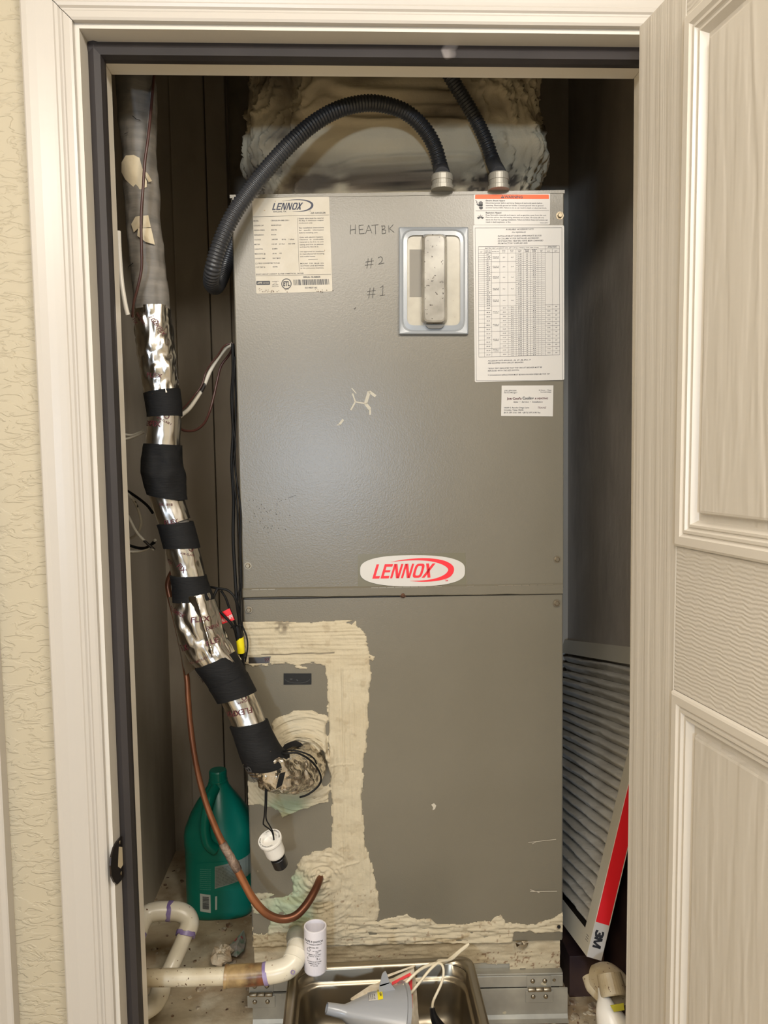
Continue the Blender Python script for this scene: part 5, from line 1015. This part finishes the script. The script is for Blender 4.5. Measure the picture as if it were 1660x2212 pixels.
def fcone(px, py, d=.0006):
    P0, dd = CC, ray(px, py); dd = dd/np.linalg.norm(dd)
    # intersect the view ray with the cone between prof (.0125,.031)-(.030,.060)-(RF-.004, Lf-.01)
    best = None
    for (ra, ha), (rb, hb) in (((.0125, .031), (.030, .060)), ((.030, .060), (RF-.004, Lf-.010))):
        k = (rb-ra)/(hb-ha); r0_ = ra-k*ha+d; w_ = P0-t0; A1 = dd@fa; B1 = w_@fa; a = dd@dd-A1*A1-k*k*A1*A1; b = 2*(dd@w_-A1*B1-k*A1*(r0_+k*B1)); c = w_@w_-B1*B1-(r0_+k*B1)**2; D_ = b*b-4*a*c
        if D_ < 0: continue
        for t in ((-b-math.sqrt(D_))/(2*a), (-b+math.sqrt(D_))/(2*a)):
            h = B1+t*A1
            if ha-.002 <= h <= hb+.002 and t > 0 and (best is None or t < best): best = t
    return P0+dd*(best if best else ((t0-P0)@dd))
j2 = lambda X, Y: (600+X/3.609, 1940+Y/3.609)
mb = MB(); grid_patch(mb, [(700, 738), (780, 716), (786, 794), (712, 802)], lambda X, Y: fcone(*j2(X, Y)), 0, 6, 6); grid_patch(mb, [(776, 716), (814, 708), (824, 786), (784, 794)], lambda X, Y: fcone(*j2(X, Y), .0007), 1, 4, 6)
for k, s in enumerate(('FUNNEL', 'PLASTIC', '05-015', '$1.99')): textpx(mb, s, (718+k*15, 790-k), (712+k*15, 748-k), 8, lambda X, Y: fcone(*j2(X, Y), .0012), 2)
textpx(mb, 'SD', (812, 760), (806, 734), 13, lambda X, Y: fcone(*j2(X, Y), .0013), 2, bold=.03); mb.build('price_sticker', [M_white, M_yellow, M_ink], funnel, label='white and yellow price sticker')
# plastic packet leaning on the back of the pan
pk = lambda x, y, d=0.: PY(x, y, .168-.0006*(y-2090)*.55-d)
mb = MB(); out = [(758, 2160), (800, 2132), (850, 2116), (895, 2092), (899, 2120), (902, 2160), (906, 2212), (900, 2240), (850, 2242), (800, 2210)]
cN = np.array([860, 2165.]); n = len(out); V = [pk(*p) for p in out]+[pk(*(cN+(np.array(p)-cN)*.8), .006) for p in out]+[pk(*(cN+(np.array(p)-cN)*.4), .009) for p in out]+[pk(*cN, .009)]
F = [((i+1) % n+k*n, i+k*n, i+(k+1)*n, (i+1) % n+(k+1)*n) for k in range(2) for i in range(n)]+[((i+1) % n+2*n, i+2*n, 3*n) for i in range(n)]
Vb = [v+np.array([0, .004, 0]) for v in V[:n]]; mb.add(V, F, 0); mb.add(V[:n]+Vb, [(i, (i+1) % n, (i+1) % n+n, i+n) for i in range(n)]+[tuple(range(2*n-1, n-1, -1))], 0)
f_ = lambda X, Y: pk(*j2(X, Y), .0098)
for q, mi in (([(890, 655), (1040, 578), (1030, 608), (892, 680)], 1), ([(1025, 598), (1050, 590), (1052, 858), (1018, 858)], 1), ([(1022, 858), (1042, 858), (1040, 985), (1018, 985)], 2), ([(845, 600), (1072, 520), (1070, 535), (850, 620)], 0)): grid_patch(mb, q, f_, mi, 4, 4)
textpx(mb, 'CONTENTS', (1036, 980), (1034, 868), 12, lambda X, Y: pk(*j2(X, Y), .0102), 0)
mb.build('plastic_packet', [mat('packet_white', (216, 206, 188), .25, col2=(188, 172, 146), nscale=60), M_redcard, M_ink], smooth=False, label='white plastic packet with a red border behind the funnel', cat='packet')
for k in range(5):
    a = (938+k*14, 640+k*26); 
wire('cord', [(1013, 2039, .205), (1002, 2047, .200), (988, 2058, .192), (974, 2070, .180), (960, 2078, .170), (936, 2082, .155), (912, 2092, .142), (892, 2108, .130), (872, 2130, .124), (860, 2152, .120), (848, 2178, .118)], .0024, M_wcream, 'cream cord running from above the pan rim down behind the funnel', 'cord')
wire('cord', [(1010, 2043, .204), (994, 2056, .194), (975, 2072, .178), (950, 2078, .160), (930, 2094, .148), (912, 2116, .138), (894, 2138, .128), (876, 2160, .122), (866, 2178, .12), (862, 2214, .118)], .0023, M_wcream, 'cream cord hanging lower beside the packet into the pan', 'cord')
crd = thing('plugged_cord', tuple(PY(940, 2212, .12)), 'cream cord curling down to a black plug at the right end of the pan', 'cord')
wire('cord', [(968, 2074, .180), (948, 2075, .170), (946, 2080, .160), (956, 2084, .152), (959, 2102, .145), (954, 2124, .138), (944, 2146, .132), (936, 2164, .128), (934, 2182, .126)], .0022, M_wcream, None, parent=crd)
P = Path(poly3([(934, 2176, .126), (936, 2190, .124), (942, 2206, .122), (956, 2226, .12)]), [.0040, .0052, .0074, .009]); mb = MB(); tube(mb, P, n=10); mb.build('plug', M_black, crd, auto=30)

# ============================================================ PLEATED AIR FILTER leaning at the right
d1 = np.array([-.018, .985, -.2]); d1 /= np.linalg.norm(d1)
FB = PY(1268, 2066, .205); rdir = ray(1427, 1405); kk = ((FB-CC)@d1)/(rdir@d1); FT = CC+rdir*kk; d2 = FT-FB; FH = float(np.linalg.norm(d2)); d2 /= FH
d3 = np.cross(d1, d2); d3 = d3 if d3[0] > 0 else -d3; FWd = .60; FT_ = .027
def FF(u, v, w): return FB+d1*u+d2*v+d3*w          # u back, v up along the near edge, w thickness to the right
air = thing('air_filter', tuple(FB), 'pleated air filter in a card frame with red edge leaning right of the cabinet', 'air filter')
fl = .034
for nm, a, b in (('frame_edge', (0, 0, 0), (fl, FH, .0006)), ('frame_edge', (FWd-fl, 0, 0), (FWd, FH, .0006)), ('frame_edge', (fl, 0, 0), (FWd-fl, fl, .0006)), ('frame_edge', (fl, FH-fl, 0), (FWd-fl, FH, .0006))):
    MB().box(a, b, 0, FF).build(nm, M_board, air)
MB().box((0, 0, FT_-.0006), (FWd, FH, FT_), 0, FF).build('back_sheet', M_boardd, air)
for a, b in (((0, 0, .0006), (.0007, FH, FT_-.0006)), ((FWd-.0007, 0, .0006), (FWd, FH, FT_-.0006)), ((0, 0, .0006), (FWd, .0007, FT_-.0006)), ((0, FH-.0007, .0006), (FWd, FH, FT_-.0006))): MB().box(a, b, 0, FF).build('frame_side', M_board, air)
# red printed edge with the mark
mb = MB(); n0 = .058; mb.box((-.0006, n0, .0012), (0, FH, FT_-.0022), 0, FF); mb.box((-.0006, .0, .0004), (0, n0, FT_-.001), 1, FF)
def fE(x, y): return FF(-.0009, x, y)               # x along the edge (up), y across the thickness
V3, F3, w3 = tgeo('3', 0, .05)
mb.add([FF(-.0009, .046-v[0]/w3*.0125, .0052+v[1]/.72*.0145) for v in V3], F3, 2)
for mp_ in ([(0, 0), (.22, 0), (.22, 1), (0, 1)], [(.78, 0), (1, 0), (1, 1), (.78, 1)], [(.0, 1), (.26, 1), (.60, 0), (.40, 0)], [(.74, 1), (1, 1), (.60, 0), (.40, 0)]):
    mb.add([FF(-.0009, .0345-a*.0170, .0052+b*.0145) for a, b in mp_], [(0, 1, 2, 3)], 2)
for k in range(2): V4, F4, w4 = tgeo(['AIR CLEANING FILTER  20x20x1', 'FILTRE A AIR  AIR FLOW'][k], 0, 0); mb.add([FF(-.0009, .385-v[0]/w4*.075, .008+k*.006+v[1]*.0048) for v in V4], F4, 1)
mb.build('printed_edge', [M_redcard, M_white, M_ink], air, label='red and white printed edge with black lettering')
mb = MB()
for k in range(3): mb.box((.010, .020+k*.004, -.0002), (.022, .0208+k*.004, 0), 0, FF)
mb.build('small_print', M_inkl, air)
npl = 24; pitch = (FH-2*fl)/npl; nu = 40
for k in range(npl):
    v0 = fl+k*pitch; mb = MB(); V = []; prof = [(0, .021), (.18, .015), (.36, .0060), (.5, .0030), (.62, .0042), (.8, .012), (1.0, .021)]
    for i in range(nu+1):
        u = fl+(FWd-2*fl)*i/nu
        for a, w_ in prof: jit = .0016*float(vn(u*60, k*3.1, 0, 3))+.003*float(vn(u*14, k*2.3, 0, 5)); V.append(FF(u, v0+pitch*a+jit*(.6 if 0 < a < 1 else .1), w_+.0012*float(vn(u*50, k*5+a*4, 0, 9))))
    m_ = len(prof); mb.add(V, [(i*m_+j, i*m_+j+1, (i+1)*m_+j+1, (i+1)*m_+j) for i in range(nu) for j in range(m_-1)]); mb.build('pleat', M_pleat, air, smooth=True)
# dark card box under the filter, standing on the platform
q0 = PZ(1222, 2110, FZ+.03)
mb = MB(); bx0, bx1, by0, by1 = .332, .396, .29, .42
mb.box((bx0, by0, FZ), (bx1, by1, .578)); mb.build('dark_box', M_darkbox, bevel=.001, label='dark purple-brown carton on the platform under the air filter', cat='box')
mb = MB().box((.405, .20, FZ), (.417, .62, .80), 0, lambda x, y, z: (x+(z-FZ)*.16, y, z)); mb.build('dark_board', M_darkbox, label='dark board leaning between the air filter and the right wall', cat='board')
# broken white fitting lying at the bottom right
fit = thing('broken_fitting', tuple(PZ(1320, 2212, FZ)), 'broken white plastic fitting with a dark ring and yellow tape behind the door edge', 'fitting')
P = Path(poly3([(1284, 2112, .18), (1308, 2116, .168), (1330, 2134, .155), (1338, 2156, .14)]), [.019, .0275, .027, .0235]); mb = MB(); tube(mb, P, n=30, step=.003); mb.build('shell', M_pvcd, fit, smooth=True)
o_ = PY(1327, 2150, .128); ad = np.array([.05, -.62, -.70]); ad /= np.linalg.norm(ad); mb = MB(); lathe(mb, [(.0195, -.03), (.021, 0), (.0195, .002), (.0175, 0), (.0165, -.006)], o_, ad, 30, cap=False); mb.build('rim', M_pvcd, fit, auto=40)
mb = MB(); lathe(mb, [(.0172, -.001), (.0162, -.004), (.0120, -.0045), (.011, -.012), (.0005, -.012)], o_, ad, 30, cap=False); mb.build('dark_ring', mat('teal_black_ring', (26, 46, 54), .3), fit, auto=40)
P = Path(poly3([(1300, 2136, .15), (1306, 2155, .135), (1312, 2182, .12), (1324, 2212, .11), (1336, 2250, .10)]), [.006, .010, .018, .026, .031]); mb = MB(); tube(mb, P, n=30, step=.003, disp=lambda s, t: .0008*fbm(s*30, t, 0, 2, 3)); mb.build('torn_skirt', M_pvcc, fit, smooth=True)
P = Path(poly3([(1278, 2108, .185), (1286, 2132, .172), (1298, 2160, .16)]), [.0155, .0155, .006]); mb = MB(); tube(mb, P, n=20); mb.build('spout', M_pvcd, fit, smooth=True)
mb = MB(); mb.slab([PY(x, y, .098) for x, y in ((1319, 2172), (1348, 2167), (1350, 2182), (1327, 2186))], (0, .0006, 0)); mb.build('yellow_tape', mat('dull_yellow_tape', (176, 170, 50), .5), fit)
